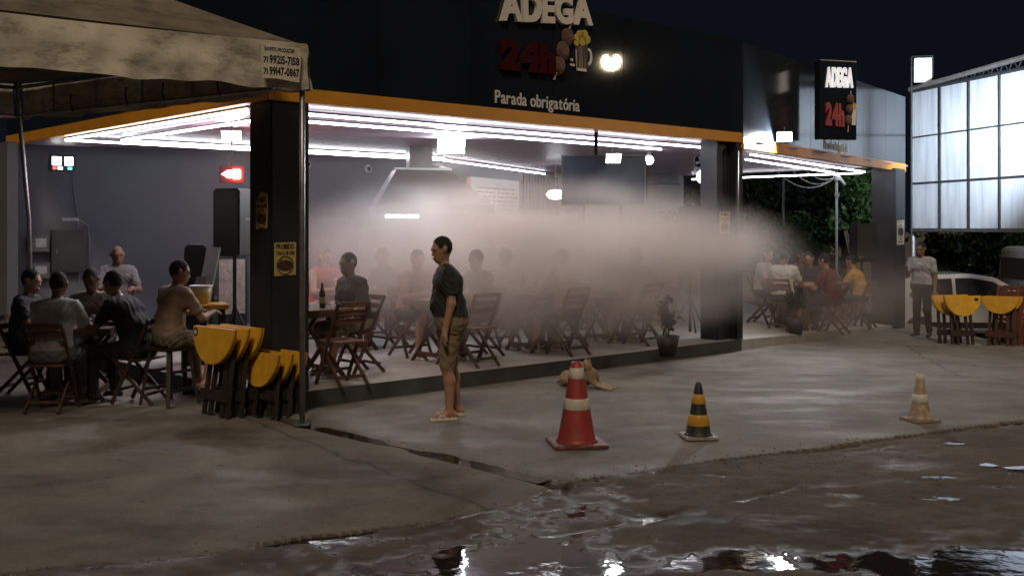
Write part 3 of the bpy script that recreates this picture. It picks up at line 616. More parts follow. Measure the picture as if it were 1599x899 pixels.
def wallbox(px, py, wd, h, label, name='meter_box', glass=True, m=M_box):
    r = empty(name, onwall(px, py, .07), aW, label, 'box'); MB().box((0, 0, 0), (wd, .13, h)).build('case', m, r, bevel=.008)
    MB().box((0, -.07, 0), (wd * .86, .012, h * .88)).build('door', m, r, bevel=.004)
    if glass: MB().box((.02, -.08, .02), (wd * .55, .01, h * .5)).build('window', mat('meter glass', (.30, .32, .34), .2), r)
    MB().box((-wd * .34, -.082, 0), (.02, .016, .06)).build('latch', M_cap, r); return r
wallbox(60, 381, .28, .26, 'small grey meter box with glass window on the blue wall'); wallbox(60, 423, .30, .24, 'lower grey meter box below the glazed one')
wallbox(104, 392, .46, .66, 'wide dark metal cabinet on the blue wall under the wall lamp', 'wall_cabinet', False, mat('dark cabinet', (.035, .038, .042), .5))
lp = onwall(118, 345, .02); wl = empty('wall_lamp', lp, aW, 'unlit wall lamp with curved arm above the metal cabinet', 'lamp')
MB().tube([(.2, 0, -.85), (.2, -.05, -.3), (.16, -.12, -.08), (.04, -.2, 0), (-.05, -.22, .02)], .014, 8).build('arm', M_cap, wl, smooth=True); MB().box((-.12, -.22, .02), (.26, .10, .05)).build('lamp_head', M_steel, wl, bevel=.012)
cb = empty('power_cable', onwall(113, 275, .02), aW, 'thin pale cable running down the blue wall from the display', 'cable'); MB().tube([(0, 0, 0), (.03, -.01, -.3), (.08, -.01, -.62), (.08, -.01, -1.0), (.10, -.01, -1.8)], .007, 5).build('cable', M_cap, cb)
# shiny foil window behind the speaker
fo = P(357, 445, 14.0); fw = empty('foil_covered_window', fo, aW, 'bright silver foil covered cold cabinet behind the loudspeaker', 'cabinet')
MB().box((0, .2, -.50), (.52, .4, 1.75)).build('cabinet_body', M_plas, fw, bevel=.01); MB().box((0, -.01, -.02), (.44, .02, .72)).build('foil', mat('crumpled foil', (.75, .76, .78), .25, .9, .1, 4, bump=1.0, bscale=9), fw)
ac = P(314, 458, 12.2); af = empty('menu_board', Vector((ac.x, ac.y, PZ)), R(-50), 'pale slanted menu board standing by the black loudspeaker', 'board')
MB().bar((0, 0, .62), (0, .16, 1.40), .34, .02, (0, 1, 0)).build('board', mat('pale board', (.42, .44, .47), .35), af)
MB().bar((0, -.006, .95), (0, .03, 1.06), .30, .028, (0, 1, 0)).build('printed_band', mat('grey band', (.16, .17, .18), .5), af)
for s in (-1, 1): MB().bar((s * .14, .02, 0), (s * .14, .10, 1.1), .03, .02).build('leg', M_plas, af)
# wall cameras
for k, (px, py, lb) in enumerate(((479, 257, 'white dome camera on the blue wall beside the corner column'), (574, 264, 'white dome camera on the blue wall left of the hood'))):
    c = onwall(px, py, .0); r = empty('security_camera', c, aW, lb, 'camera'); MB().lathe([(.075, 0), (.075, .03), (.06, .07), (.03, .09)], 14).build('base', mat('white plastic', (.6, .6, .62), .4), r, smooth=True); r.rotation_euler = (R(90), 0, aW)
    MB().lathe([(.045, .085), (.03, .12), (.0, .13)], 12).build('lens_dome', M_plas, r, smooth=True)
c = onwall(660, 262, .3); r = empty('security_camera', c, aW, 'white bullet camera pair above the grill hood', 'camera')
for s in (-.18, .18): MB().tube([(s, 0, 0), (s + .22, -.06, -.06)], .045, 10).build('camera_body', mat('white plastic', (.6, .6, .62), .4), r)
MB().bar((-.2, .15, .06), (.35, .15, .06), .05, .05).build('bracket', M_cap, r)
# ================================================================== GRILL, MENU WALL, COUNTER
M_hood = mat('grey sheet metal', (.20, .21, .225), .38, .5, .12, 3); M_inox = mat('stainless steel', (.42, .43, .45), .3, .9, .1, 5)
hb_ = P(672, 330, 16.4); hz = hb_.z; hd = empty('grill_hood', Vector((hb_.x, hb_.y, PZ)), R(14), 'grey sheet metal extractor hood with lamp above the grill', 'hood')
z0, z1, z2 = 1.83, 1.96, 2.52
bq = [(-.88, -.55), (.88, -.55), (.88, .55), (-.88, .55)]; tq = [(-.52, .0), (.30, .0), (.30, .55), (-.52, .55)]
mb = MB().add([(x, y, z1) for x, y in bq] + [(x, y, z2) for x, y in tq], [(0, 1, 5, 4), (1, 2, 6, 5), (2, 3, 7, 6), (3, 0, 4, 7), (4, 5, 6, 7)]); mb.build('canopy', M_hood, hd)
mb = MB()
for i in range(4):
    a, b = bq[i], bq[(i + 1) % 4]; mb = MB().bar((a[0], a[1], (z0 + z1) / 2), (b[0], b[1], (z0 + z1) / 2), .016, z1 - z0); mb.build('skirt', M_hood, hd)
MB().box((-.12, .30, 2.70), (.36, .36, .37)).build('duct', M_hood, hd)
MB().bar((-.56, -.02, 2.53), (.34, -.02, 2.53), .03, .03).build('ridge_strip', M_inox, hd)
MB().box((-.45, -.1, 1.80), (.5, .12, .05)).build('hood_lamp', emat('hood lamp', (.85, .93, 1.0), 26), hd)
for x in (-.84, .84):
    MB().box((x, .5, .95), (.05, .05, 1.9)).build('post', M_hood, hd)
gr = empty('charcoal_grill', Vector((hb_.x, hb_.y, PZ)), R(14), 'long steel charcoal grill under the hood', 'grill')
MB().box((0, 0, .80), (1.45, .6, .22)).build('fire_box', M_inox, gr, bevel=.01)
for x in (-.65, .65):
    for y in (-.24, .24): MB().box((x, y, .345), (.05, .05, .69)).build('leg', M_col, gr)
for k in range(14): MB().tube([(-.65 + k * .1, -.32, .94), (-.65 + k * .1, .32, .94)], .008, 5).build('skewer', M_inox, gr)
for k in range(6): MB().lathe([(.01, -.12), (.028, -.08), (.032, 0), (.028, .08), (.01, .12)], 8).build('meat_piece', M_meat, gr, smooth=True).matrix_local = Matrix.Translation((-.5 + k * .2, .02, .955)) @ Matrix.Rotation(R(90), 4, 'X')
MB().box((0, -.02, .42), (1.2, .4, .03)).build('shelf', M_inox, gr)
fr = onwall(578, 405, .5); fg = empty('drinks_fridge', Vector((fr.x, fr.y, PZ)), aW, 'pale upright drinks fridge left of the grill', 'fridge')
M_fr = mat('pale enamel', (.40, .43, .45), .35); MB().box((0, 0, .82), (.62, .55, 1.64)).build('body', M_fr, fg, bevel=.02)
MB().box((0, -.29, 1.15), (.56, .03, .88)).build('door', mat('fridge glass', (.16, .19, .20), .2), fg, bevel=.008); MB().box((0, -.29, .36), (.56, .03, .55)).build('door', M_fr, fg, bevel=.008); MB().box((.24, -.32, 1.1), (.03, .03, .4)).build('handle', M_inox, fg)
aV = math.atan2((W2 - W1).y, (W2 - W1).x); dV = (W2 - W1).normalized(); nV = Vector((dV.y, -dV.x, 0))
def onside(px, py, off=.05):
    k = (px - CX) / F; t_ = (k * W1.y - W1.x) / (dV.x - k * dV.y); p = W1 + dV * t_; p.z = CAMH + (CY - py) / F * p.y; return p + nV * off
a, b = onside(733, 268, .03), onside(808, 344, .03); zt, zb = 2.80, 1.86; lw = ((b - a).x ** 2 + (b - a).y ** 2) ** .5
mn = empty('menu_sign', Vector((a.x, a.y, zb)), aV, 'white menu board with rows of small print right of the hood', 'menu')
MB().box((lw / 2, 0, (zt - zb) / 2), (lw, .04, zt - zb)).build('panel', mat('white menu sheet', (.50, .49, .46), .5, var=.05), mn)
MB().box((-.1, .0, (zt - zb) / 2 - .02), (.18, .05, zt - zb)).build('wooden_edge', wood('light wood', (.42, .28, .16)), mn)
mb = MB(); rr = random.Random(3)
for row in range(9):
    for cx_ in (.10, .52):
        x = cx_ * lw; 
        while x < (cx_ + .36) * lw:
            wd = rr.uniform(.04, .22); mb.box((x + wd / 2, -.022, .06 + row * .085), (wd, .003, .03)); x += wd + .05
tag(mb.build('print_marks', M_brown, mn), kind='stuff')
MB().box((lw * .22, -.022, .40), (lw * .26, .003, .30)).build('printed_picture', mat('faded print', (.22, .20, .18), .6), mn)
# barred service window beyond the menu
a, b = onside(812, 280, .03), onside(884, 300, .03); lw = ((b - a).x ** 2 + (b - a).y ** 2) ** .5
gw = empty('barred_window', Vector((a.x, a.y, PZ + .5)), aV, 'tall barred shop window with warm shelves behind the bars', 'window')
MB().box((lw / 2, .06, 1.15), (lw, .02, 2.3)).build('back_panel', mat('warm shelf back', (.30, .19, .14), .6, var=.35, scale=5), gw)
for k in range(int(lw / .16)): MB().tube([(.08 + k * .16, -.03, 0), (.08 + k * .16, -.03, 2.3)], .016, 6).build('bar', M_plas, gw)
for z in (.05, .75, 1.45, 2.1): MB().box((lw / 2, -.03, z), (lw, .03, .04)).build('cross_rail', M_plas, gw)
for z in (.5, 1.0, 1.5): MB().box((lw / 2, .02, z), (lw, .1, .03)).build('shelf', wood('light wood', (.42, .28, .16)), gw)
dr = P(940, 400, 22.5); dd = empty('white_door', Vector((dr.x, dr.y, PZ)), R(20), 'plain white door lit from above behind the television', 'door')
MB().box((0, 0, 1.05), (.80, .05, 2.1)).build('leaf', mat('white door paint', (.62, .62, .60), .5, var=.05), dd)
for s in (-1, 1): MB().box((s * .44, 0, 1.07), (.07, .10, 2.16)).build('frame', M_colg, dd)
MB().box((0, 0, 2.15), (.95, .10, .08)).build('frame', M_colg, dd); MB().box((.3, -.05, 1.0), (.10, .05, .03)).build('handle', M_inox, dd)
wl2 = P(868, 304, 21.0); r = empty('bulkhead_lamp', wl2, R(20), 'oval white lamp glowing left of the television', 'lamp'); MB().lathe([(.0, -.10), (.13, -.08), (.19, 0), (.13, .08), (.0, .10)], 16).build('globe', emat('bulkhead', (.9, .94, 1.0), 9), r, smooth=True); MB().tube([(0, 0, .08), (0, 0, CEIL - wl2.z)], .01, 6).build('stem', M_cap, r)
# cloth banner with the words NOVO TEMPO
b0 = P(986, 385, 20.6); bu = Vector((.90, .43, 0)).normalized(); bn = empty('cloth_banner', Vector((b0.x, b0.y, b0.z)), 0, 'pale hanging banner reading NOVO TEMPO behind the loudspeaker', 'banner')
vs = []; fs = []; n = 24
for i in range(n + 1):
    for j in range(9): vs.append(b0 + bu * (1.15 * i / n) + up * (1.20 * j / 8) + Vector((bu.y, -bu.x, 0)) * (.012 * math.sin(i * .5 + j * .3)))
for i in range(n):
    for j in range(8): fs.append((i * 9 + j, (i + 1) * 9 + j, (i + 1) * 9 + j + 1, i * 9 + j + 1))
MB().add(vs, fs).build('cloth', mat('pale grey cloth', (.30, .32, .31), .8, var=.08), bn, world=True, smooth=True)
lettering('NOVO TEMPO', b0 + bu * .12 + up * .42 + Vector((bu.y, -bu.x, 0)) * .035, bu, up, .27, .92, mat('dark letter print', (.05, .055, .06), .6), bn, bold=.01, ext=.01, depth=.006, track=.04)
MB().tube([b0 + up * 1.22, b0 + bu * 1.15 + up * 1.22], .015, 6).build('rod', M_cap, bn, world=True)
for s in (.1, 1.05): MB().tube([b0 + bu * s + up * 1.22, b0 + bu * s + up * (CEIL - b0.z)], .006, 5).build('hanging_cord', M_cap, bn, world=True)

# ================================================================== FURNITURE
M_dw = wood('dark brown wood', (.075, .035, .022)); M_dk = wood('nearly black wood', (.030, .022, .018)); M_seat = wood('worn seat wood', (.13, .06, .035)); M_ytop = worn('mustard table paint', (.66, .36, .03), (.42, .21, .035), .62, .42) if True else mat('mustard', (.60, .32, .028), .38, var=.12, scale=6)
def make_chair(name, m, ms):
    r = empty(name)
    for y in (-.19, .19):
        MB().bar((-.22, y, .86), (.20, y, 0), .035, .022, (0, 1, 0)).build('leg', m, r)
        MB().bar((.20, y * .86, .45), (-.24, y * .86, 0), .035, .022, (0, 1, 0)).build('leg', m, r)
    for k in range(5): MB().box((-.16 + k * .085, 0, .452), (.068, .36, .018)).build('seat_slat', ms, r)
    for z in (.66, .75, .84): MB().box((-.225 + (.86 - z) * .488 + .012, 0, z), (.016, .40, .055)).build('back_slat', ms, r)
    MB().box((.14, 0, .14), (.02, .36, .03)).build('stretcher', m, r); MB().box((-.18, 0, .10), (.02, .32, .03)).build('stretcher', m, r); return r
def make_table(name, m, mt):
    r = empty(name); MB().box((0, 0, .742), (.70, .70, .028)).build('tabletop', mt, r, bevel=.004)
    for y in (-.34, .34): MB().box((0, y, .705), (.66, .02, .05)).build('apron', m, r)
    for x in (-.34, .34): MB().box((x, 0, .705), (.02, .64, .05)).build('apron', m, r)
    for y in (-.27, .27):
        MB().bar((-.28, y, .70), (.28, y, 0), .045, .025, (0, 1, 0)).build('leg', m, r); MB().bar((.28, y * .88, .70), (-.28, y * .88, 0), .045, .025, (0, 1, 0)).build('leg', m, r)
    for x in (-.2, .2): MB().box((x, 0, .09), (.03, .54, .05)).build('stretcher', m, r)
    return r
ch0 = make_chair('folding_chair', M_dw, M_seat); tb0 = make_table('folding_table', M_dw, wood('table top wood', (.11, .055, .03))); tb1 = None
used = set()
def place(proto, loc, rz, label, cat, group):
    o = proto if proto.name not in used else copy_tree(proto); used.add(proto.name)
    o.location = loc; o.rotation_euler = (0, 0, rz); return tag(o, label, cat, group)

# ================================================================== PEOPLE (one continuous skin per body)
def surface_nets(Fd, org, h):
    s = Fd < 0; a = s[:-1, :-1, :-1]; cnt = np.zeros(a.shape, np.int8); sh = a.shape
    for i in (0, 1):
        for j in (0, 1):
            for k in (0, 1): cnt += s[i:sh[0] + i, j:sh[1] + j, k:sh[2] + k]
    act = (cnt > 0) & (cnt < 8); I, J, K = np.nonzero(act); n = len(I); ids = -np.ones(sh, np.int32); ids[I, J, K] = np.arange(n)
    acc = np.zeros((n, 3)); num = np.zeros(n); cr = [(i, j, k) for i in (0, 1) for j in (0, 1) for k in (0, 1)]
    val = {c: Fd[I + c[0], J + c[1], K + c[2]] for c in cr}
    for c in cr:
        for ax in range(3):
            if c[ax] == 0:
                d = list(c); d[ax] = 1; d = tuple(d); va, vb = val[c], val[d]; m = (va < 0) != (vb < 0)
                t_ = np.where(m, va / np.where(m, va - vb, 1), 0); p = np.zeros((n, 3)); p[:] = c; p[:, ax] += t_; acc += p * m[:, None]; num += m
    v = acc / num[:, None] + np.stack([I, J, K], 1); fs = []
    for ax in range(3):
        sl0 = [slice(1, -1)] * 3; sl0[ax] = slice(0, -1); e0 = s[tuple(sl0)]; sl1 = [slice(1, -1)] * 3; sl1[ax] = slice(1, None); e1 = s[tuple(sl1)]
        x = np.nonzero(e0 != e1); off = [1, 1, 1]; off[ax] = 0; b = [x[q] + off[q] for q in range(3)]; u_, w_ = [(1, 2), (2, 0), (0, 1)][ax]
        def at(du, dw):
            c = [b[0].copy(), b[1].copy(), b[2].copy()]; c[u_] = c[u_] - du; c[w_] = c[w_] - dw; return ids[c[0], c[1], c[2]]
        q = np.stack([at(1, 1), at(0, 1), at(0, 0), at(1, 0)], 1); fl = ~e0[x]; q[fl] = q[fl][:, ::-1]; fs.append(q)
    return v * h + org, np.concatenate(fs)
def body_mesh(name, prims, mats_, h, cloth=True):
    """prims: (p0, p1, r0, r1, label, blend) tapered capsules, or ('E', centre, radii, R3, label, blend)"""
    lo = np.full(3, 9.); hi = np.full(3, -9.)
    for pr in prims:
        if pr[0] == 'E': c = np.array(pr[1]); r = max(pr[2]); lo = np.minimum(lo, c - r); hi = np.maximum(hi, c + r)
        else:
            for p, r in ((pr[0], pr[2]), (pr[1], pr[3])): lo = np.minimum(lo, np.array(p) - r); hi = np.maximum(hi, np.array(p) + r)
    lo -= 4 * h; hi += 4 * h; n = np.ceil((hi - lo) / h).astype(int) + 1
    Fd = np.full(n, .5, np.float32); D = np.full(n, 9., np.float32); Lb = np.zeros(n, np.int8); ax = [lo[i] + h * np.arange(n[i]) for i in range(3)]
    for pr in prims:
        if pr[0] == 'E': c = np.array(pr[1]); r = max(pr[2]); a, b, lab_, k = c - r, c + r, pr[4], pr[5]
        else:
            p0, p1 = np.array(pr[0], float), np.array(pr[1], float); a = np.minimum(p0 - pr[2], p1 - pr[3]); b = np.maximum(p0 + pr[2], p1 + pr[3]); lab_, k = pr[4], pr[5]
        m = k + 3 * h; i0 = np.clip(((a - m - lo) / h).astype(int), 0, n - 1); i1 = np.clip(((b + m - lo) / h).astype(int) + 2, 1, n); sl = tuple(slice(i0[q], i1[q]) for q in range(3))
        X, Y, Z = np.meshgrid(ax[0][sl[0]], ax[1][sl[1]], ax[2][sl[2]], indexing='ij')
        if pr[0] == 'E':
            q = np.stack([X - c[0], Y - c[1], Z - c[2]], -1) @ np.array(pr[3]); ra = np.array(pr[2]); ql = np.linalg.norm(q / ra, axis=-1); q2 = np.linalg.norm(q / ra ** 2, axis=-1); d = ql * (ql - 1) / np.maximum(q2, 1e-6)
        else:
            dv_ = p1 - p0; L2 = max(dv_ @ dv_, 1e-9); t_ = np.clip(((X - p0[0]) * dv_[0] + (Y - p0[1]) * dv_[1] + (Z - p0[2]) * dv_[2]) / L2, 0, 1)
            d = np.sqrt((X - p0[0] - dv_[0] * t_) ** 2 + (Y - p0[1] - dv_[1] * t_) ** 2 + (Z - p0[2] - dv_[2] * t_) ** 2) - (pr[2] + (pr[3] - pr[2]) * t_)
        f = Fd[sl]; hh = np.clip(.5 + .5 * (f - d) / k, 0, 1); Fd[sl] = d * hh + f * (1 - hh) - k * hh * (1 - hh)
        b_ = d < D[sl]; D[sl] = np.where(b_, d, D[sl]); Lb[sl] = np.where(b_, lab_, Lb[sl])
    v, q = surface_nets(Fd, lo, h); ci = np.clip(np.rint((v - lo) / h).astype(int), 0, n - 1); lv = Lb[ci[:, 0], ci[:, 1], ci[:, 2]]
    g = np.stack(np.gradient(Fd), -1)[ci[:, 0], ci[:, 1], ci[:, 2]]; g /= np.linalg.norm(g, axis=1)[:, None] + 1e-6; ph = (hash(name) % 7) + v.sum() % 6
    x, y, z = v[:, 0] * 1., v[:, 1] * 1., v[:, 2] * 1.; wr = np.sin(38 * z + 16 * y + 5 * np.sin(13 * x + 9 * y + ph)) * np.sin(17 * x - 21 * z + 4 * np.sin(15 * y + ph)) + .6 * np.sin(61 * z - 33 * x + 6 * np.sin(19 * y + 11 * z + ph))
    fz_ = np.sin(190 * x + 3 * np.sin(90 * z)) * np.sin(170 * y + ph) * np.sin(150 * z)
    v = v + g * ((wr * .0052 * ((lv == 2) | (lv == 3)) + fz_ * .006 * (lv == 1)) * (1 if cloth else 0))[:, None]
    me = bpy.data.meshes.new(name); me.vertices.add(len(v)); me.vertices.foreach_set('co', v.astype(np.float32).ravel())
    me.loops.add(q.size); me.loops.foreach_set('vertex_index', q.ravel().astype(np.int32)); me.polygons.add(len(q)); me.polygons.foreach_set('loop_start', np.arange(0, q.size, 4, dtype=np.int32))
    for m_ in mats_: me.materials.append(m_)
    me.update()
    me.polygons.foreach_set('material_index', lv[q[:, 0]].astype(np.int32)); me.polygons.foreach_set('use_smooth', [True] * len(q)); me.validate(); return me
SKIN = {k: mat('skin ' + k, c, .5, var=.08, scale=12) for k, c in (('tan', (.34, .19, .12)), ('brown', (.19, .10, .065)), ('dark', (.10, .052, .036)))}
HAIR = mat('black hair', (.012, .010, .010), .85, var=.3, scale=30, bump=.4, bscale=60); HAIRB = mat('brown hair', (.05, .028, .016), .8, var=.3, scale=30, bump=.4, bscale=60); LIPS = mat('lips', (.20, .08, .07), .5); EYE = mat('dark eye', (.05, .03, .025), .4)
def clothm(nm, c): return mat('cloth ' + nm, c, .85, var=.14, scale=9, bump=.35, bscale=14)
def rotz(a): return np.array([[math.cos(a), -math.sin(a), 0], [math.sin(a), math.cos(a), 0], [0, 0, 1]])
def head_prims(hc, yaw, pitch, long_hair, bald=False):
    Ry = np.array([[math.cos(pitch), 0, math.sin(pitch)], [0, 1, 0], [-math.sin(pitch), 0, math.cos(pitch)]]); Rm = rotz(yaw) @ Ry; hc = np.array(hc); T_ = lambda x, y, z: tuple(hc + Rm @ np.array((x, y, z)))
    p = [('E', T_(0, 0, .01), (.094, .075, .112), Rm, 0, .02), (T_(.045, 0, -.075), T_(.02, 0, -.05), .042, .055, 0, .03), (T_(.084, 0, .005), T_(.099, 0, -.026), .009, .013, 0, .012),
         (T_(.078, -.035, .03), T_(.078, .035, .03), .016, .016, 0, .012), (T_(0, .078, -.005), T_(-.006, .082, .022), .016, .020, 0, .008), (T_(0, -.078, -.005), T_(-.006, -.082, .022), .016, .020, 0, .008),
         (T_(.088, .033, .012), T_(.088, .033, .012), .0075, .0075, 6, .004), (T_(.088, -.033, .012), T_(.088, -.033, .012), .0075, .0075, 6, .004), (T_(.090, -.020, -.062), T_(.090, .020, -.062), .010, .010, 5, .008)]
    if not bald: p += [('E', T_(-.016, 0, .036), (.097, .083, .103), Rm, 1, .012)]
    if long_hair: p += [(T_(-.06, 0, .03), T_(-.075, 0, -.13), .082, .07, 1, .02), (T_(-.03, .07, 0), T_(-.02, .085, -.14), .032, .028, 1, .02), (T_(-.03, -.07, 0), T_(-.02, -.085, -.14), .032, .028, 1, .02)]
    return p
def hand_prims(w_, d, side, curl=.5, lab_=0):
    w_ = np.array(w_, float); d = np.array(d, float); d /= np.linalg.norm(d); upv = np.array((0, 0, 1.)) if abs(d[2]) < .8 else np.array((1., 0, 0)); sd = np.cross(d, upv); sd /= np.linalg.norm(sd); dn = -np.cross(sd, d); 
    pm = w_ + d * .075; out = [(tuple(w_ + d * .01), tuple(w_ + d * .05), .026, .030, lab_, .02), (tuple(w_ + d * .05 + sd * .022), tuple(w_ + d * .085 + sd * .026), .020, .015, lab_, .015), (tuple(w_ + d * .05 - sd * .022), tuple(w_ + d * .085 - sd * .026), .020, .015, lab_, .015)]
    for i, (o, l) in enumerate(((-.032, .062), (-.011, .075), (.011, .070), (.032, .055))):
        k0 = w_ + d * .088 + sd * o; k1 = k0 + d * l * .55 + dn * l * .3 * curl; k2 = k1 + d * l * .35 * (1 - curl * .5) + dn * l * .5 * curl
        out += [(tuple(k0), tuple(k1), .0105, .0095, lab_, .004), (tuple(k1), tuple(k2), .0095, .008, lab_, .004)]
    t0 = w_ + d * .03 + sd * .028 * side; t1 = t0 + d * .035 + sd * .028 * side + dn * .012; t2 = t1 + d * .032 + sd * .004 * side + dn * .01
    return out + [(tuple(t0), tuple(t1), .014, .011, lab_, .008), (tuple(t1), tuple(t2), .011, .009, lab_, .004)]
def person(label, loc, rz, pose='sit', shirt=('white', (.5, .5, .47)), pants=('dark', (.03, .03, .035)), skin='brown', short_legs=True, lean=.1, yaw=0., pitch=.15, arms='table', long_hair=False, bulk=1.0, tall=1.0, shoe='sandal', seat=.47, sleeves=True, bald=False, group='people in the bar', hair=None, h=.0125, feet=0.0, sleeveless=False):
    p = []; B = bulk; fz = max(0, seat - .47) if pose == 'sit' else 0
    if pose == 'sit':
        hp = np.array((0, 0, seat + .095)); nk = hp + np.array((lean * .50, 0, .50)); wa = hp + np.array((lean * .12 - .01, 0, .20)); chs = hp + np.array((lean * .34, 0, .37)); sh_ = hp + np.array((lean * .47, 0, .455))
        hips = [hp + np.array((.01, s * .095, -.01)) for s in (1, -1)]; knees = [np.array((.43, s * .15, seat + .045)) for s in (1, -1)]; ank = [np.array((.40 + feet + .05 * s, s * .14, .085 + fz)) for s in (1, -1)]
    else:
        hp = np.array((0, 0, .93)); nk = hp + np.array((lean * .5, 0, .525)); wa = hp + np.array((lean * .1, 0, .18)); chs = hp + np.array((lean * .32, 0, .37)); sh_ = hp + np.array((lean * .47, 0, .475))
        hips = [hp + np.array((0, s * .09, -.04)) for s in (1, -1)]; knees = [np.array((.025 + .03 * s, s * .105, .50)) for s in (1, -1)]; ank = [np.array((-.02 + feet * s, s * .12, .085)) for s in (1, -1)]
    def seg(a, b, r0, r1, l, k=.03): p.append((tuple(a), tuple(b), r0, r1, l, k))
    y = np.array((0, 1, 0))
    seg(chs + y * .085 * B, chs - y * .085 * B, .118 * B, .118 * B, 2, .05); seg(wa + y * .055 * B, wa - y * .055 * B, .122 * B, .122 * B, 2, .06); seg(sh_ + y * .13, sh_ - y * .13, .070, .070, 2, .05)
    if B > 1.05: seg(wa + np.array((.07, 0, -.02)), wa + np.array((.06, 0, .06)), .11 * B, .10 * B, 2, .06)
    seg(hp + y * .07 * B + np.array((0, 0, .06)), hp - y * .07 * B + np.array((0, 0, .06)), .125 * B, .125 * B, 2, .05); seg(hp + y * .075 * B, hp - y * .075 * B, .128 * B, .128 * B, 3, .04)
    hc = nk + np.array((.030 + lean * .12, 0, .150)); seg(nk - np.array((0, 0, .03)), hc - np.array((.01, 0, .05)), .056, .052, 0, .025)
    p += head_prims(hc, yaw, pitch, long_hair, bald)
    for i, s in enumerate((1, -1)):
        k_ = knees[i]; a_ = ank[i]; hpv = hips[i]
        if short_legs:
            m_ = hpv + (k_ - hpv) * .92; seg(hpv, m_, .092 * B, .075, 3, .03); seg(hpv + (k_ - hpv) * .7, k_, .066, .056, 0, .02); c_ = k_ + (a_ - k_) * .30 + np.array((-.02, 0, 0)); seg(k_, c_, .054, .056, 0, .02); seg(c_, a_, .054, .036, 0, .02)
        else:
            seg(hpv, k_, .092 * B, .070, 3, .03); seg(k_, a_ + (k_ - a_) * .12, .068, .058, 3, .03); seg(a_ + (k_ - a_) * .2, a_, .04, .036, 0, .01)
        fd = np.array((1, .18 * s, 0)); fd /= np.linalg.norm(fd); he = np.array((a_[0], a_[1], .045 + fz)) - fd * .045; to = he + fd * .19; sole = 4
        fl = 0 if shoe == 'sandal' else 4
        seg(a_, he + np.array((0, 0, .01)), .036, .034, fl, .02); seg(he + fd * .05 + np.array((0, 0, .015)), to, .038, .024, fl, .02); seg(to + np.array((0, .025, -.012)), to + np.array((0, -.025, -.012)), .020, .020, fl, .01)
        if shoe == 'sandal':
            for q in (-.026, .0, .026): seg(he - fd * .02 + np.array((0, q * .8, -.032)), to + fd * .03 + np.array((0, q * 1.3, -.032)), .017, .018, 4, .006)
            seg(he + fd * .17 + np.array((0, 0, .012)), he + fd * .10 + np.array((0, .04, .0)), .009, .008, 4, .004); seg(he + fd * .17 + np.array((0, 0, .012)), he + fd * .10 + np.array((0, -.04, .0)), .009, .008, 4, .004)
        S = sh_ + y * s * .185 * (1 + .25 * (B - 1)) + np.array((0, 0, -.012)); am = arms if isinstance(arms, str) else arms[i]
        tz = seat + .33 if pose == 'sit' else .9
        if am == 'table': E = S + np.array((.14, s * .07, -.25)); Wr = np.array((.40 + lean * .2, s * .13, tz)); hdv = np.array((.9, -s * .5, -.05))
        elif am == 'lap': E = S + np.array((.04, s * .05, -.27)); Wr = np.array((.25, s * .10, seat + .19)); hdv = np.array((.9, -s * .35, -.2))
        elif am == 'drink': E = S + np.array((.18, s * .06, -.22)); Wr = S + np.array((.30, -s * .04, -.05)); hdv = np.array((.3, -s * .5, .7))
        elif am == 'down': E = S + np.array((-.02, s * .055, -.28)); Wr = E + np.array((.06, s * .01, -.25)); hdv = np.array((.1, 0, -1))
        elif am == 'front': E = S + np.array((.02, s * .06, -.27)); Wr = E + np.array((.22, -s * .10, .02)); hdv = np.array((.8, -s * .5, .1))
        elif am == 'phone': E = S + np.array((.06, s * .05, -.26)); Wr = E + np.array((.20, -s * .05, .12)); hdv = np.array((.8, -s * .2, .5))
        if sleeveless: seg(S, E, .052, .042, 0, .03)
        else: seg(S, S + (E - S) * .62, .066 * (1 + .3 * (B - 1)), .060, 2, .03); seg(S + (E - S) * .4, E, .045, .041, 0, .015)
        seg(E, Wr, .041, .028, 0, .015); p += hand_prims(Wr, hdv, -s, .55 if am != 'drink' else .9)
    ms = [SKIN[skin], hair or HAIR, clothm(*shirt), clothm(*pants), clothm('shoe ' + shoe, (.50, .46, .40) if shoe == 'sandal' else (.03, .03, .035)), LIPS, EYE]
    me = body_mesh('person', p, ms, h); o = link('person', me); o.location = loc; o.rotation_euler = (0, 0, rz); o.scale = (tall,) * 3
    return tag(o, label, 'person', group)
# ================================================================== TABLE GROUPS
SIDE = {'street': (0, -1), 'wall': (0, 1), 'tent': (-1, 0), 'far': (1, 0)}
M_glass = mat('brown bottle glass', (.05, .022, .008), .12, spec=.6); M_cup = mat('clear plastic cup', (.45, .45, .42), .2); M_pail = mat('yellow ice bucket', (.50, .28, .06), .4)
def bottle(loc, label, grp='bottles on the tables'):
    r = empty('beer_bottle', loc, 0, label, 'bottle', grp); MB().lathe([(.0, 0), (.034, .004), (.034, .15), (.028, .18), (.014, .22), (.013, .27)], 14).build('glass', M_glass, r, smooth=True)
    MB().lathe([(.0350, .05), (.0350, .12)], 14).build('paper_label', mat('bottle label', (.50, .42, .25), .6), r); MB().lathe([(.016, .268), (.016, .282), (0, .283)], 10).build('cap', M_inox, r)
def cup(loc, label):
    r = empty('plastic_cup', loc, 0, label, 'cup', 'cups on the tables'); MB().lathe([(.026, 0), (.036, .10), (.034, .10), (.024, .006), (0, .006)], 14).build('wall', M_cup, r, smooth=True); MB().lathe([(.0, .05), (.028, .051)], 14).build('beer', mat('beer', (.55, .30, .04), .2), r)
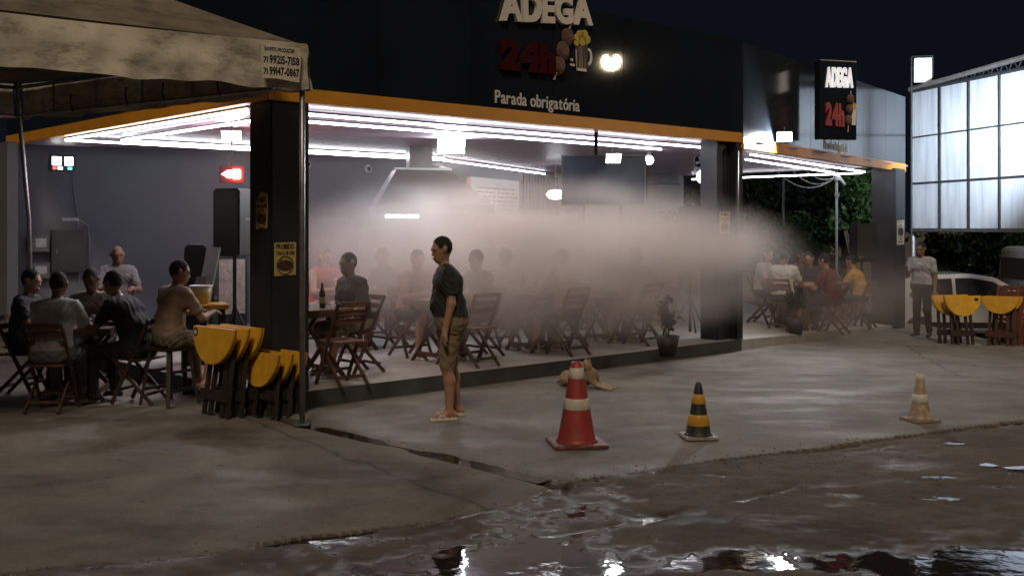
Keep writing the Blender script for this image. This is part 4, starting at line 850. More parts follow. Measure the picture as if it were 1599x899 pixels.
def bucket(loc, label, m=None, n=3):
    r = empty('ice_bucket', loc, 0, label, 'bucket'); MB().lathe([(.0, 0), (.085, 0), (.12, .20), (.112, .20), (.08, .012), (0, .012)], 20).build('pail', m or M_pail, r, smooth=True); MB().lathe([(.122, .19), (.128, .195), (.122, .205), (.112, .2)], 20).build('rim', mat('white plastic', (.6, .6, .62), .4), r)
def table_set(c, ang, name, seats, items=(), zf=None, yellow=False, dist=.64):
    """seats: {side: None (empty chair) | person options}"""
    c = Vector(c); e = Vector((math.cos(ang), math.sin(ang), 0)); nn = Vector((-e.y, e.x, 0))
    place(tb0, c, ang, 'square wooden folding table ' + name, 'table', 'folding tables')
    for sd_, opt in seats.items():
        a, b = SIDE[sd_]; q = c + (e * a + nn * b) * dist; rz = math.atan2(-(e * a + nn * b).y, -(e * a + nn * b).x)
        if zf: q.z = zf(q.x, q.y)
        place(ch0, q, rz, ('empty ' if opt is None else '') + 'brown folding chair, %s side, table %s' % (sd_, name), 'chair', 'folding chairs')
        if opt: o = dict(opt); lb = o.pop('label'); person(lb, q + Vector((0, 0, .0)), rz, **o)
    for it in items:
        f, x, y, lb = it; f(c + e * x + nn * y + Vector((0, 0, .757)), lb)
W_, BK, RD = ('white', (.46, .46, .43)), ('black', (.018, .018, .021)), ('red', (.42, .03, .035))
GY, TN, YL, MR, BL = ('grey', (.16, .165, .18)), ('tan', (.34, .24, .17)), ('mustard', (.40, .23, .05)), ('maroon', (.11, .02, .025)), ('navy', (.03, .04, .075))
PK, KH = ('faded pink', (.42, .22, .20)), ('khaki', (.20, .16, .11))
table_set(UV(.95, .80), A_E1, 'next to the corner column', {'street': None, 'far': dict(label='seated person in black shirt and tan shorts beside the corner column table', shirt=BK, pants=KH, skin='brown', arms='lap', lean=.18)},
          [(bottle, .1, -.1, 'brown bottle on the table next to the corner column'), (cup, -.12, .05, 'cup on the table next to the corner column')])
table_set(UV(2.72, 2.70), A_E1, 'in front of the red shirt', {'wall': dict(label='seated person in bright red top facing the street by the blue wall', shirt=RD, pants=('light print', (.4, .36, .34)), skin='tan', arms='table', hair=HAIRB, long_hair=True, sleeveless=True, lean=.12), 'far': dict(label='seated person in navy shirt next to the red top', shirt=BL, skin='brown', yaw=.4)},
          [(bucket, -.18, -.15, 'yellow ice bucket on the table in front of the red shirt'), (bottle, .0, .1, 'bottle standing before the person in red'), (cup, .16, -.05, 'cup beside the yellow ice bucket')])
table_set(UV(2.95, 1.0), A_E1, 'behind the standing person in sandals', {'street': None, 'wall': dict(label='seated person in faded pink shirt behind the standing person', shirt=PK, skin='tan', lean=.2), 'far': dict(label='seated person in black shirt right behind the standing person', shirt=BK, pants=KH, skin='dark', arms=('table', 'drink'))},
          [(bottle, .05, .1, 'bottle on the table behind the standing person'), (cup, -.15, -.1, 'cup on the table behind the standing person')])
table_set(UV(4.55, 1.05), A_E1, 'in the middle of the front row', {'street': dict(label='seated person in pale tan shirt, back to the street, middle of the front row', shirt=TN, pants=BK, skin='tan', lean=.2), 'wall': dict(label='seated person in white shirt facing the street, middle of the front row', shirt=W_, skin='brown'), 'far': dict(label='seated person in grey shirt at the far end of the middle front table', shirt=GY, skin='brown', short_legs=False, shoe='shoe')},
          [(bottle, .1, .05, 'bottle on the middle front table'), (bottle, -.05, .15, 'second bottle on the middle front table nearer the wall'), (cup, -.15, -.1, 'cup on the middle front table')])
table_set(UV(6.15, 1.15), A_E1, 'near the grey second column', {'street': dict(label='seated person in cream shirt, back to the street, beside the plant pot', shirt=('cream', (.42, .36, .28)), pants=KH, skin='tan', lean=.15), 'wall': dict(label='seated person in white shirt facing the street near the grey column', shirt=W_, skin='tan', yaw=-.5), 'far': dict(label='seated person in mustard shirt next to the grey second column', shirt=YL, skin='brown', short_legs=False, shoe='shoe')},
          [(bottle, 0, .1, 'bottle on the table near the grey column'), (cup, .15, -.08, 'cup on the table near the grey column')])
table_set(UV(4.5, 3.3), A_E1, 'in the second row before the grill', {'wall': dict(label='seated person in pale pink shirt in the second row', shirt=PK, skin='brown'), 'far': dict(label='seated person in white shirt at the second row table before the grill', shirt=W_, skin='dark')}, [(bottle, 0, 0, 'bottle on the second row table before the grill')])
table_set(UV(6.5, 3.5), A_E1, 'in the second row under the menu', {'wall': dict(label='seated person in tan shirt under the menu board', shirt=TN, skin='tan'), 'tent': dict(label='seated person in black shirt in the second row under the menu', shirt=BK, skin='brown'), 'street': None}, [(bottle, .1, 0, 'bottle on the second row table under the menu')])
table_set(UV(8.5, 2.5), A_E1, 'behind the tall loudspeaker', {'wall': dict(label='seated person in cream shirt behind the tall loudspeaker', shirt=('cream', (.42, .36, .28)), skin='brown'), 'far': dict(label='seated person in mustard shirt behind the tall loudspeaker', shirt=YL, skin='tan')}, [(cup, 0, 0, 'cup on the table behind the tall loudspeaker')])
aR = math.atan2(D2.y, D2.x)
cR = Vector((4.95, 18.45, 0)); cR.z = floor_z(cR.x, cR.y)
table_set(cR, aR, 'on the right terrace beside the grey column', {'street': dict(label='seated person in maroon shirt, back to the forecourt, beside the grey column', shirt=MR, skin='tan', lean=.2, short_legs=False, shoe='shoe'), 'tent': dict(label='seated person in white shirt partly hidden by the grey column', shirt=W_, skin='brown'), 'far': dict(label='seated person in black shirt on the terrace, turned to the white shirt', shirt=BK, skin='tan', yaw=.3), 'wall': dict(label='seated person in pale shirt on the far side of the terrace table', shirt=('pale', (.36, .33, .32)), skin='tan', long_hair=True, hair=HAIRB)},
          [(bottle, .1, .1, 'bottle on the terrace table beside the grey column')], zf=floor_z)
cR = Vector((6.05, 20.35, 0)); cR.z = floor_z(cR.x, cR.y)
table_set(cR, aR, 'on the right terrace beside the far loudspeaker', {'street': dict(label='seated person in mustard shirt leaning on the far terrace table', shirt=YL, skin='tan', lean=.25), 'wall': dict(label='seated person in brown top on the far terrace table', shirt=('brown', (.16, .09, .05)), skin='brown', long_hair=True), 'far': None},
          [(bottle, 0, .1, 'bottle on the far terrace table')], zf=floor_z)
# under the tent, on the forecourt
tc_ = Vector((-4.55, 11.25, 0)); place(tb0, tc_, R(8), 'square wooden folding table under the tent', 'table', 'folding tables')
for q, rz, lb in ((Vector((-4.56, 10.52, 0)), R(90), 'brown folding chair under the tent with its back to the street'), (Vector((-3.86, 11.0, 0)), R(168), 'brown folding chair under the tent holding the person in black'), (Vector((-5.25, 11.4, 0)), R(0), 'brown folding chair under the tent at the frame edge'), (Vector((-4.68, 11.95, 0)), R(-90), 'brown folding chair under the tent on the wall side')):
    place(ch0, q, rz, lb, 'chair', 'folding chairs')
g_ = 'people under the tent'
person('seated person in white shirt with back to the street under the tent', Vector((-4.56, 10.52, 0)), R(90), shirt=W_, pants=('pale grey', (.20, .20, .19)), skin='brown', lean=.22, group=g_, bulk=1.08, h=.011, short_legs=False)
person('seated person in black shirt bent over the tent table', Vector((-3.86, 11.0, 0)), R(168), shirt=BK, pants=('charcoal', (.03, .03, .033)), skin='brown', lean=.45, group=g_, bulk=1.15, h=.011, short_legs=False, shoe='shoe')
person('seated person in dark grey polo at the edge under the tent', Vector((-5.25, 11.4, 0)), R(0), shirt=('dark grey', (.04, .042, .05)), skin='tan', lean=.1, group=g_, h=.011, short_legs=False)
person('seated person in pale shirt facing the street under the tent', Vector((-4.68, 11.95, 0)), R(-90), shirt=('pale olive', (.28, .27, .22)), skin='dark', lean=.2, group=g_)
ex = Vector((-5.2, 13.95, PZ)); place(ch0, ex, R(-80), 'brown folding chair by the blue wall behind the tent', 'chair', 'folding chairs'); person('bald seated person by the blue wall behind the tent table', ex, R(-60), shirt=GY, skin='brown', bald=True, group=g_, seat=.52)
for x, y, lb in ((-.15, .05, 'bottle in the middle of the tent table'), (.2, .12, 'bottle at the wall side of the tent table')): bottle(tc_ + Vector((x, y, .757)), lb)
for x, y, lb in ((-.2, -.15, 'cup at the street side of the tent table'), (.05, .2, 'cup at the wall side of the tent table')): cup(tc_ + Vector((x, y, .757)), lb)
so = Vector((-3.50, 10.85, 0)); sl_ = empty('bar_stool', so, R(60), 'tall dark wooden stool under the person in tan', 'stool'); MB().box((0, 0, .565), (.34, .34, .03)).build('seat', M_dk, sl_, bevel=.005)
for x in (-1, 1):
    for y in (-1, 1): MB().bar((x * .13, y * .13, .55), (x * .2, y * .2, 0), .04, .03).build('leg', M_dk, sl_)
for z, w_ in ((.16, .36), (.34, .31)):
    for k in (-1, 1): MB().box((0, k * w_ / 2, z), (w_, .02, .03)).build('rung', M_dk, sl_)
person('person in tan shirt on a tall stool turned to the yellow table', so, R(52), shirt=TN, pants=('khaki', (.20, .16, .11)), skin='tan', seat=.585, lean=.15, group=g_, arms='table', h=.011, yaw=-.5)
yt = empty('bar_table', Vector((-3.42, 11.75, 0)), R(20), 'narrow high bar table with mustard top behind the tent', 'table'); MB().box((0, 0, .93), (.52, .45, .05)).build('tabletop', M_ytop, yt, bevel=.006)
for x in (-1, 1):
    for y in (-1, 1): MB().box((x * .2, y * .17, .455), (.045, .045, .90)).build('leg', M_dk, yt)
MB().box((0, 0, .3), (.42, .03, .05)).build('stretcher', M_dk, yt); bucket(Vector((-3.44, 11.74, .956)), 'pale yellow tub on the high mustard table', mat('pale yellow tub', (.55, .40, .18), .45))
# standing people
person('standing person in black shirt and tan shorts with flip flops before the step', Vector((-.575, 10.03, 0.0)), R(190), 'stand', BK, ('olive tan', (.19, .14, .085)), 'tan', arms='down', bulk=1.16, tall=.985, group='standing people', h=.0095, feet=.05, yaw=.3, shoe='sandal')
person('standing person in grey polo shirt by the farthest column', Vector((7.52, 19.45, float(gz(7.52, 19.45)))), R(228), 'stand', ('grey polo', (.30, .31, .33)), ('black', (.018, .018, .021)), 'brown', short_legs=False, arms=('down', 'phone'), shoe='shoe', tall=1.0, group='standing people', h=.011, bulk=1.05)
person('standing person in white shirt inside near the banner', Vector((2.95, 20.0, PZ)), R(-100), 'stand', W_, ('black', (.018, .018, .021)), 'brown', short_legs=False, arms='front', tall=.9, shoe='shoe', group='standing people')
# ================================================================== FOLDED TABLES
def folded_table(loc, rz, label, h=.85, r_=.33, logo=False, grp='folded mustard tables in a stack', m=None, tilt=.10):
    r = empty('folded_table', loc, rz, label, 'folded table', grp); m = m or M_dk; M3 = lambda x, z, y=0: Vector((x, y + tilt * z, z))
    Vv = Vector((0, tilt, 1)).normalized(); pts = [(-r_, 0)] + [(r_ * math.cos(t_), r_ * math.sin(t_) * .98) for t_ in [math.pi + math.pi * k / 18 for k in range(1, 18)]] + [(r_, 0)]
    MB().prism(pts, M3(0, h), (1, 0, 0), Vv, .05).build('half_top', M_ytop, r, bevel=.004); MB().prism([(a * 1.004, b * 1.004) for a, b in pts], M3(0, h, -.018), (1, 0, 0), Vv, .010).build('edge_band', mat('brown edge band', (.16, .05, .02), .5), r)
    for x in (-.17, -.06, .10, .20): MB().bar(M3(x, h - .12, .07), M3(x + (.02 if x > 0 else -.02), 0, .05), .045, .03, (0, 1, 0)).build('leg', m, r)
    MB().bar(M3(-.24, .20, .03), M3(.24, .20, .03), .035, .10).build('crossbar', m, r); MB().bar(M3(-.2, h - .2, .05), M3(.2, h - .2, .05), .03, .04).build('hinge_bar', m, r)
    if logo:
        MB().prism(arc(-r_ + .055, -.055, .042, 0, 2 * math.pi, 18)[:-1], M3(0, h) - Vector((0, .0505, 0)), (1, 0, 0), Vv, .002).build('round_badge', M_ink, r); MB().prism(arc(-r_ + .055, -.055, .022, 0, 2 * math.pi, 10)[:-1], M3(0, h) - Vector((0, .0528, 0)), (1, 0, 0), Vv, .002).build('badge_mark', MATS['white plastic'], r)
    return r
nd = Vector((.77, .64, 0)); rzd = math.atan2(-.77, .64)
b0 = G(338, 650)
for k, lb in enumerate(('folded mustard half round table with round black badge, front of the tall stack', 'folded mustard half round table, middle of the tall stack', 'folded mustard half round table, rear of the tall stack')):
    folded_table(b0 + nd * .135 * k + Vector((-.06, 0, 0)), rzd + .12, lb, .84, .36, k == 0)
b1 = G(398, 648)
for k, lb in enumerate(('low folded mustard table with scuffed face, front of the low stack', 'low folded mustard table, middle of the low stack', 'low folded mustard table, rear of the low stack')):
    folded_table(b1 + nd * .14 * k + Vector((.03, 0, 0)), rzd + .06, lb, .60, .34, False)
for k, lb in enumerate(('folded mustard table with small round badge near the white car', 'folded mustard table tucked behind the badged one near the car')):
    q = gnd(7.75 - .16 * k, 18.2 + .14 * k); t_ = folded_table(q, R(14), lb, .84, .36, False, 'folded mustard tables by the street')
    if k == 0: MB().box((.26, -.056 + .08, .83 - .05), (.07, .012, .04)).build('round_badge', M_ink, t_)
for k, lb in enumerate(('bright mustard folded table leaning by the stacked chairs', 'dull mustard folded table behind the bright one')):
    folded_table(gnd(8.33 + .13 * k, 18.15 + .13 * k), R(-38), lb, .84, .30, False, 'folded mustard tables by the street', M_dw)
for k in range(4):
    q = gnd(8.56 + .13 * k, 18.65 + .03 * k); r = empty('stacked_folding_chair', q, R(-60), ('reddish brown folded chair leaning nearest the mustard tables', 'second reddish brown folded chair from the mustard tables', 'third reddish brown folded chair from the mustard tables', 'reddish brown folded chair at the street end of the row')[k], 'chair', 'folded chairs by the street')
    m = wood('reddish wood', (.17, .055, .035))
    for x in (-.19, .19): MB().bar((x, .06, 0), (x, .26, 1.0), .04, .03, (0, 1, 0)).build('leg', m, r); MB().bar((x * .85, .0, .0), (x * .85, .22, .80), .035, .03, (0, 1, 0)).build('leg', m, r)
    for z in (.62, .74, .86, .96): MB().bar((-.2, .06 + .2 * z, z), (.2, .06 + .2 * z, z), .02, .07, (0, 0, 1)).build('back_slat', m, r)
    for z in (.25, .33, .41, .49): MB().bar((-.18, .03 + .2 * z, z), (.18, .03 + .2 * z, z), .02, .05, (0, 0, 1)).build('seat_slat', m, r)
# ================================================================== CONES
def cone(loc, h, rb, rt, bands, base_m, body_m, band_m, label, base=None, rz=0.):
    r = empty('traffic_cone', loc, rz, label, 'traffic cone', 'traffic cones'); bs_ = base or rb * 1.75
    MB().box((0, 0, .014), (bs_ * 2, bs_ * 2, .028)).build('base', base_m, r, bevel=.008)
    R_ = lambda z: rb + (rt - rb) * z / h
    MB().lathe([(R_(0) * 1.12, .026), (R_(.03), .04)] + [(R_(z), z) for z in np.linspace(.05, h - .012, 8)] + [(rt * .8, h), (rt * .55, h - .004), (rt * .5, h - .05)], 24).build('body', body_m, r, smooth=True)
    for a, b in bands: MB().lathe([(R_(a * h) + .001, a * h), (R_(a * h) + .004, a * h + .004), (R_(b * h) + .004, b * h - .004), (R_(b * h) + .001, b * h)], 24).build('band', band_m, r, smooth=True)
    return r
cone(G(901, 693), .685, .165, .045, ((.43, .565), (.80, .93)), worn('scuffed red base', (.16, .05, .04), (.30, .24, .20), .55), worn('faded red plastic', (.30, .036, .036), (.19, .05, .042), .54), worn('scuffed white band', (.55, .50, .43), (.36, .12, .09), .56), 'big faded red cone with scuffed white bands', .225, .15)
cone(G(1091, 683), .475, .115, .024, ((.23, .43), (.62, .79)), worn('grey cone base', (.30, .28, .25), (.16, .14, .12), .55), mat('black cone plastic', (.022, .022, .024), .55, var=.3, scale=10, bump=.2), worn('yellow band', (.56, .30, .03), (.40, .21, .03), .6), 'black traffic cone with two yellow bands', .145, .1)
cone(G(1437, 657), .445, .105, .026, ((.40, .57), (.86, .99)), worn('dull base', (.28, .22, .17), (.16, .13, .10), .55), worn('faded orange plastic', (.36, .24, .16), (.44, .36, .28), .5), worn('worn white band', (.60, .57, .50), (.40, .34, .28), .6), 'faded pale orange cone with white bands near the street', .135, .3)
# ================================================================== DOG
dg = G(913, 606); M_fur = mat('sandy fur', (.26, .18, .115), .9, var=.3, scale=7, bump=.6, bscale=70); M_fur2 = mat('pale fur', (.36, .29, .22), .9, var=.15, scale=9, bump=.5, bscale=70); M_nose = mat('black nose', (.012, .011, .011), .35)
dp = [((-.30, .10, .12), (-.05, .06, .15), .115, .12, 0, .06), ((-.05, .06, .15), (.10, .02, .18), .12, .105, 0, .06), ((.10, .02, .20), (.06, -.03, .30), .085, .065, 0, .05),
      ('E', (.05, -.05, .345), (.078, .068, .066), np.eye(3), 0, .03), ((.02, -.09, .325), (-.045, -.16, .295), .042, .026, 0, .03), ((-.05, -.166, .297), (-.052, -.17, .297), .015, .015, 2, .004),
      ((.085, -.055, .385), (.105, -.055, .445), .030, .010, 0, .012), ((.03, -.02, .395), (.035, .0, .455), .030, .010, 0, .012), ((.01, -.105, .355), (.012, -.108, .356), .010, .010, 2, .004), ((.055, -.112, .35), (.056, -.113, .35), .010, .010, 2, .004),
      ((.10, -.03, .15), (.22, -.06, .065), .055, .035, 0, .03), ((.22, -.06, .065), (.40, -.12, .030), .032, .027, 1, .02), ((.40, -.12, .030), (.45, -.135, .026), .030, .024, 1, .01), ((.12, .08, .13), (.24, .06, .06), .050, .032, 0, .03), ((.24, .06, .06), (.41, .03, .028), .030, .025, 1, .02), ((.41, .03, .028), (.45, .025, .025), .028, .022, 1, .01),
      ((-.27, .0, .12), (-.05, -.10, .115), .105, .065, 0, .04), ((-.05, -.10, .115), (-.08, -.13, .045), .050, .032, 0, .03), ((-.08, -.13, .04), (.08, -.19, .026), .034, .026, 1, .02), ((-.38, .12, .08), (-.50, .24, .035), .035, .018, 0, .03)]
o = link('dog', body_mesh('dog', dp, [M_fur, M_fur2, M_nose], .008, False)); o.location = dg; o.rotation_euler = (0, 0, R(-24)); o.scale = (.78, .78, .76); tag(o, 'sandy dog lying with outstretched legs behind the big red cone', 'dog')
# ================================================================== PLANTS
def leaf_mat(name, col):
    m = mat(name, col, .5, var=.4, scale=3); b = m.node_tree.nodes['Principled BSDF']; b.inputs['Specular IOR Level'].default_value = .12; return m
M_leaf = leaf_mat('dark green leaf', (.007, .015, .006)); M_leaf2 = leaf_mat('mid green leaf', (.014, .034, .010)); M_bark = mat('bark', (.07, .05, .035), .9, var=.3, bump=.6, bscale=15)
def leaves(centre, rad, n, size, rng, clumps=26):
    cc = rng.normal(size=(clumps, 3)); cc /= np.linalg.norm(cc, axis=1)[:, None]; cc *= rng.random((clumps, 1)) ** .45; cc = cc * np.array(rad) * .85
    k = rng.integers(0, clumps, n); cr = .16 + .22 * rng.random(clumps); p = cc[k] + rng.normal(size=(n, 3)) * (cr[k][:, None] * np.array(rad) * .55); p = p + np.array(centre)
    a = rng.normal(size=(n, 3)); a /= np.linalg.norm(a, axis=1)[:, None]; b = np.cross(a, rng.normal(size=(n, 3))); b /= np.linalg.norm(b, axis=1)[:, None]; s = size * (.6 + .8 * rng.random((n, 1)))
    v = np.stack([p - a * s, p + b * s * .42, p + a * s, p - b * s * .42], 1).reshape(-1, 3); return v, cc + np.array(centre)
def plant(name, base, h, rad, n, size, m, label, cat, group, seed, trunk_r=.07, crown_z=.62):
    rng = np.random.default_rng(seed); r = empty(name, base, 0, label, cat, group); c = (0, 0, h * crown_z); v, cc = leaves(c, rad, n, size, rng)
    v[:, 2] = np.maximum(v[:, 2], .03)
    me = bpy.data.meshes.new('crown'); me.from_pydata(v.tolist(), [], np.arange(len(v)).reshape(-1, 4).tolist()); link('crown', me, m, r)
    mb = MB().tube([(0, 0, -.05), (.03, .02, h * .25), (-.02, .03, h * crown_z)], trunk_r, 8, trunk_r * .5)
    for q in cc[:9]: mb.tube([(0, .01, h * .3), (q[0] * .5, q[1] * .5, (h * .35 + q[2]) / 2), tuple(q)], trunk_r * .4, 5, trunk_r * .12)
    mb.build('trunk', M_bark, r, smooth=True); return r
gb = 'trees and shrubs behind the right terrace'
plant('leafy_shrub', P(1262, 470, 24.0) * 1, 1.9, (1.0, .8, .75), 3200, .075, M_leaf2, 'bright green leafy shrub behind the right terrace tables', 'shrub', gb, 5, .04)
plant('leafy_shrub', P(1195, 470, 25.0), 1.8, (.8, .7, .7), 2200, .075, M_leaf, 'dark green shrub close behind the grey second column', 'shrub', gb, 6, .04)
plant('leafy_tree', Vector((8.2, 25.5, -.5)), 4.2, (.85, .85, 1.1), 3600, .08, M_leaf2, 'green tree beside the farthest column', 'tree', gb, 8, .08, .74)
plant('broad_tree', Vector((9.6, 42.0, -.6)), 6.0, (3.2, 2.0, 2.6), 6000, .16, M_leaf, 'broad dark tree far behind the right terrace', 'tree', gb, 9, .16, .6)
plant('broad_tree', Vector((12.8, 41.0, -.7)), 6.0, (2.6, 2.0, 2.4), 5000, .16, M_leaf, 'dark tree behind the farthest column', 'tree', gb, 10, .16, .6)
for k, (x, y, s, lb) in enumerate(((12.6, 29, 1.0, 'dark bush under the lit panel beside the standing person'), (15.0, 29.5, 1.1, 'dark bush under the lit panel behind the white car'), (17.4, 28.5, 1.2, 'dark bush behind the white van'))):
    plant('street_bush', Vector((x, y, -.68)), 2.9 * s, (1.7 * s, 1.2, 1.1 * s), 3600, .12, M_leaf if k != 2 else M_leaf2, lb, 'bush', 'bushes along the street', 20 + k, .07, .55)
def pot(loc, label, seed, leafy=True):
    r = empty('plant_pot', loc, 0, label, 'plant pot', 'black plant pots'); MB().lathe([(0, .004), (.10, 0), (.155, .26), (.145, .26), (.12, .20), (0, .20)], 20).build('pot', mat('black pot', (.018, .018, .018), .6, var=.2), r, smooth=True)
    rng = np.random.default_rng(seed); mb = MB()
    for k in range(7):
        a = rng.random() * 6.28; l = .25 + .3 * rng.random(); mb.tube([(0, 0, .2), (.06 * math.cos(a), .06 * math.sin(a), .2 + l * .6), (.16 * math.cos(a), .16 * math.sin(a), .2 + l)], .006, 5, .003)
    mb.build('stems', M_bark, r)
    v, _ = leaves((0, 0, .55), (.17, .17, .22), 260, .045, rng, 10); me = bpy.data.meshes.new('foliage'); me.from_pydata(v.tolist(), [], np.arange(len(v)).reshape(-1, 4).tolist()); link('foliage', me, M_leaf, r)
pot(G(1043, 556, PZ), 'black plant pot on the platform edge left of the grey column', 1)
q = Vector((4.62, 17.3, 0)); q.z = floor_z(q.x, q.y); pot(q, 'black plant pot on the terrace right of the grey column', 2)
# ================================================================== PANEL STRUCTURE ON THE RIGHT
pa, pb = Vector((9.05, 24.0, 0)), Vector((10.04, 19.8, 0)); pd = (pb - pa).normalized(); PLn = 3.75; pnn = Vector((pd.y, -pd.x, 0))   # faces the forecourt
if pnn.x > 0: pnn = -pnn
lp_ = empty('lit_panel_wall', pa, 0, 'tall brightly lit white panel wall in a dark steel frame above the car', 'panel wall')
def psheet(name):
    m = mat(name, (.60, .66, .74), .42, var=.06, scale=1.5); nt = m.node_tree; b = nt.nodes['Principled BSDF']; src = b.inputs['Base Color'].links[0].from_socket
    n = nt.nodes.new('ShaderNodeTexNoise'); mp = nt.nodes.new('ShaderNodeMapping'); mp.inputs['Scale'].default_value = (5, 5, .5); tc = next(q for q in nt.nodes if q.type == 'TEX_COORD'); n.inputs['Scale'].default_value = 1.5; n.inputs['Detail'].default_value = 6
    nt.links.new(tc.outputs['Object'], mp.inputs[0]); nt.links.new(mp.outputs[0], n.inputs['Vector']); r = nt.nodes.new('ShaderNodeValToRGB'); r.color_ramp.elements[0].position = .3; r.color_ramp.elements[0].color = (.72, .75, .80, 1); r.color_ramp.elements[1].position = .6; r.color_ramp.elements[1].color = (1, 1, 1, 1); nt.links.new(n.outputs['Fac'], r.inputs[0])
    x = nt.nodes.new('ShaderNodeMix'); x.data_type = 'RGBA'; x.blend_type = 'MULTIPLY'; x.inputs[0].default_value = 1; nt.links.new(src, x.inputs[6]); nt.links.new(r.outputs[0], x.inputs[7]); nt.links.new(x.outputs[2], b.inputs['Base Color']); return m
M_sheet = psheet('white sheet panel'); M_frame = mat('dark steel frame', (.045, .05, .055), .5, .4)
def pane_s(px):
    k = (px - CX) / F; return (k * pa.y - pa.x) / (pd.x - k * pd.y)
ss = [0.0] + [pane_s(x) for x in (1470, 1515, 1563)]; st_ = ss[-1] - ss[-2]
while ss[-1] < PLn - .3: ss.append(min(PLn, ss[-1] + st_ * .93))
zs = [1.77, 2.79, 3.82, 4.84]
pt = lambda s, z, o=0: pa + pd * s + pnn * o + Vector((0, 0, z))
for i in range(len(ss) - 1):
    for j in range(3): MB().bar(pt(ss[i] + .012, (zs[j] + zs[j + 1]) / 2), pt(ss[i + 1] - .012, (zs[j] + zs[j + 1]) / 2), .012, zs[j + 1] - zs[j] - .02).build('pane', M_sheet, lp_, world=True)
for s in ss: MB().bar(pt(s, zs[0] - .05, .02), pt(s, zs[-1] + .02, .02), .035, .04, pnn).build('mullion', M_frame, lp_, world=True)
for z in zs[1:3]: MB().bar(pt(0, z, .028), pt(PLn, z, .028), .03, .03).build('cross_rail', M_frame, lp_, world=True)
MB().bar(pt(0, zs[0] - .03, .02), pt(PLn, zs[0] - .03, .02), .07, .07).build('bottom_rail', M_steel, lp_, world=True); MB().tube([pt(-.05, zs[-1] + .03, .03), pt(PLn, zs[-1] + .03, .03)], .035, 8).build('top_rail', M_frame, lp_, world=True)
tp0, tp1 = pt(-.05, zs[-1] + .08, .03), pt(PLn, zs[-1] + .24, .03); MB().tube([tp0, tp1], .055, 8).build('roof_chord', mat('weathered rail', (.20, .20, .20), .6, .3), lp_, world=True)
for k in range(4, 14):
    s = PLn * k / 14; z_ = zs[-1] + .08 + .16 * s / PLn; s2 = PLn * (k + .5) / 14
    MB().tube([pt(s, zs[-1] + .03, .03), pt(s2, zs[-1] + .08 + .16 * s2 / PLn, .03), pt(s + PLn / 14, zs[-1] + .03, .03)], .012, 6).build('truss_web', M_frame, lp_, world=True)
for s in (0.0, PLn): MB().tube([pt(s - .05, -.75, -.06), pt(s - .05, zs[-1] + .05, -.06)], .06, 10).build('post', M_steel, lp_, world=True)
fl = empty('small_flat_sign', P(1424, 135, 23.6), 0, 'small pale blank sign on a pole above the end of the panel wall', 'sign'); fo_ = fl.location.copy(); su_ = Vector((.97, -.25, 0))
MB().prism(rect(.05, .42, .08, .62), fo_, su_, up, .015).build('sign_plate', M_sheet, fl, world=True)
for x in (.0, .44): MB().tube([fo_ + su_ * x - up * (.35 if x else 3.6), fo_ + su_ * x + up * .66], .018, 6).build('pole', M_frame, fl, world=True)
MB().tube([fo_ + up * .66, fo_ + su_ * .44 + up * .66], .012, 6).build('frame_bar', M_frame, fl, world=True)
# floodlight that washes the panels
FLP = P(1640, 150, 17.0); flood(FLP, pt(PLn * .30, 3.7), 150, 'powerful white floodlight aimed along the panel wall', .34, None, (.86, .93, 1.0), True, 58)
MB().tube([(0, 0, .1), (.35, .1, .25), (.55, .15, .3)], .02, 6).build('arm', M_frame, bpy.data.objects[[o.name for o in bpy.data.objects if o.name.startswith('floodlight') and o.type == 'EMPTY'][-1]])
# ================================================================== WHITE POST WITH LAMP AND CABLES BEYOND THE TERRACE
wp_ = P(1307, 480, 23.0); wpz = float(gz(wp_.x, wp_.y)) - .2; wp = empty('service_post', Vector((wp_.x, wp_.y, wpz)), 0, 'thin pale post with drooping cables behind the right terrace', 'post')
M_pale = mat('pale painted post', (.45, .47, .48), .5); MB().tube([(0, 0, 0), (0, 0, 3.05 - wpz)], .028, 8).build('pole', M_pale, wp, smooth=True)
MB().box((0, -.02, 2.88 - wpz), (.14, .10, .16)).build('junction_box', M_pale, wp, bevel=.02); MB().bar((0, 0, 2.95 - wpz), (.18, 0, 2.72 - wpz), .07, .05).build('bracket', M_pale, wp); MB().box((.0, -.02, 2.5 - wpz), (.09, .06, .08)).build('junction_box', M_pale, wp)
for dx, sag in ((-.95, .22), (-.65, .12), (-1.3, .30)):
    MB().tube([(dx * t_, 0, 2.9 - wpz - sag * 4 * t_ * (1 - t_) + (.12 * t_)) for t_ in np.linspace(0, 1, 12)], .010, 5).build('cable', M_pale, wp)
gp = empty('support_post', Vector((P(1224, 470, 24.5).x, 24.5, -.3)), 0, 'slim grey post behind the terrace left of the cables', 'post'); MB().tube([(0, 0, 0), (0, 0, 3.3)], .035, 8).build('pole', M_colg, gp, smooth=True); MB().box((0, 0, .01), (.16, .16, .02)).build('base_plate', M_colg, gp)
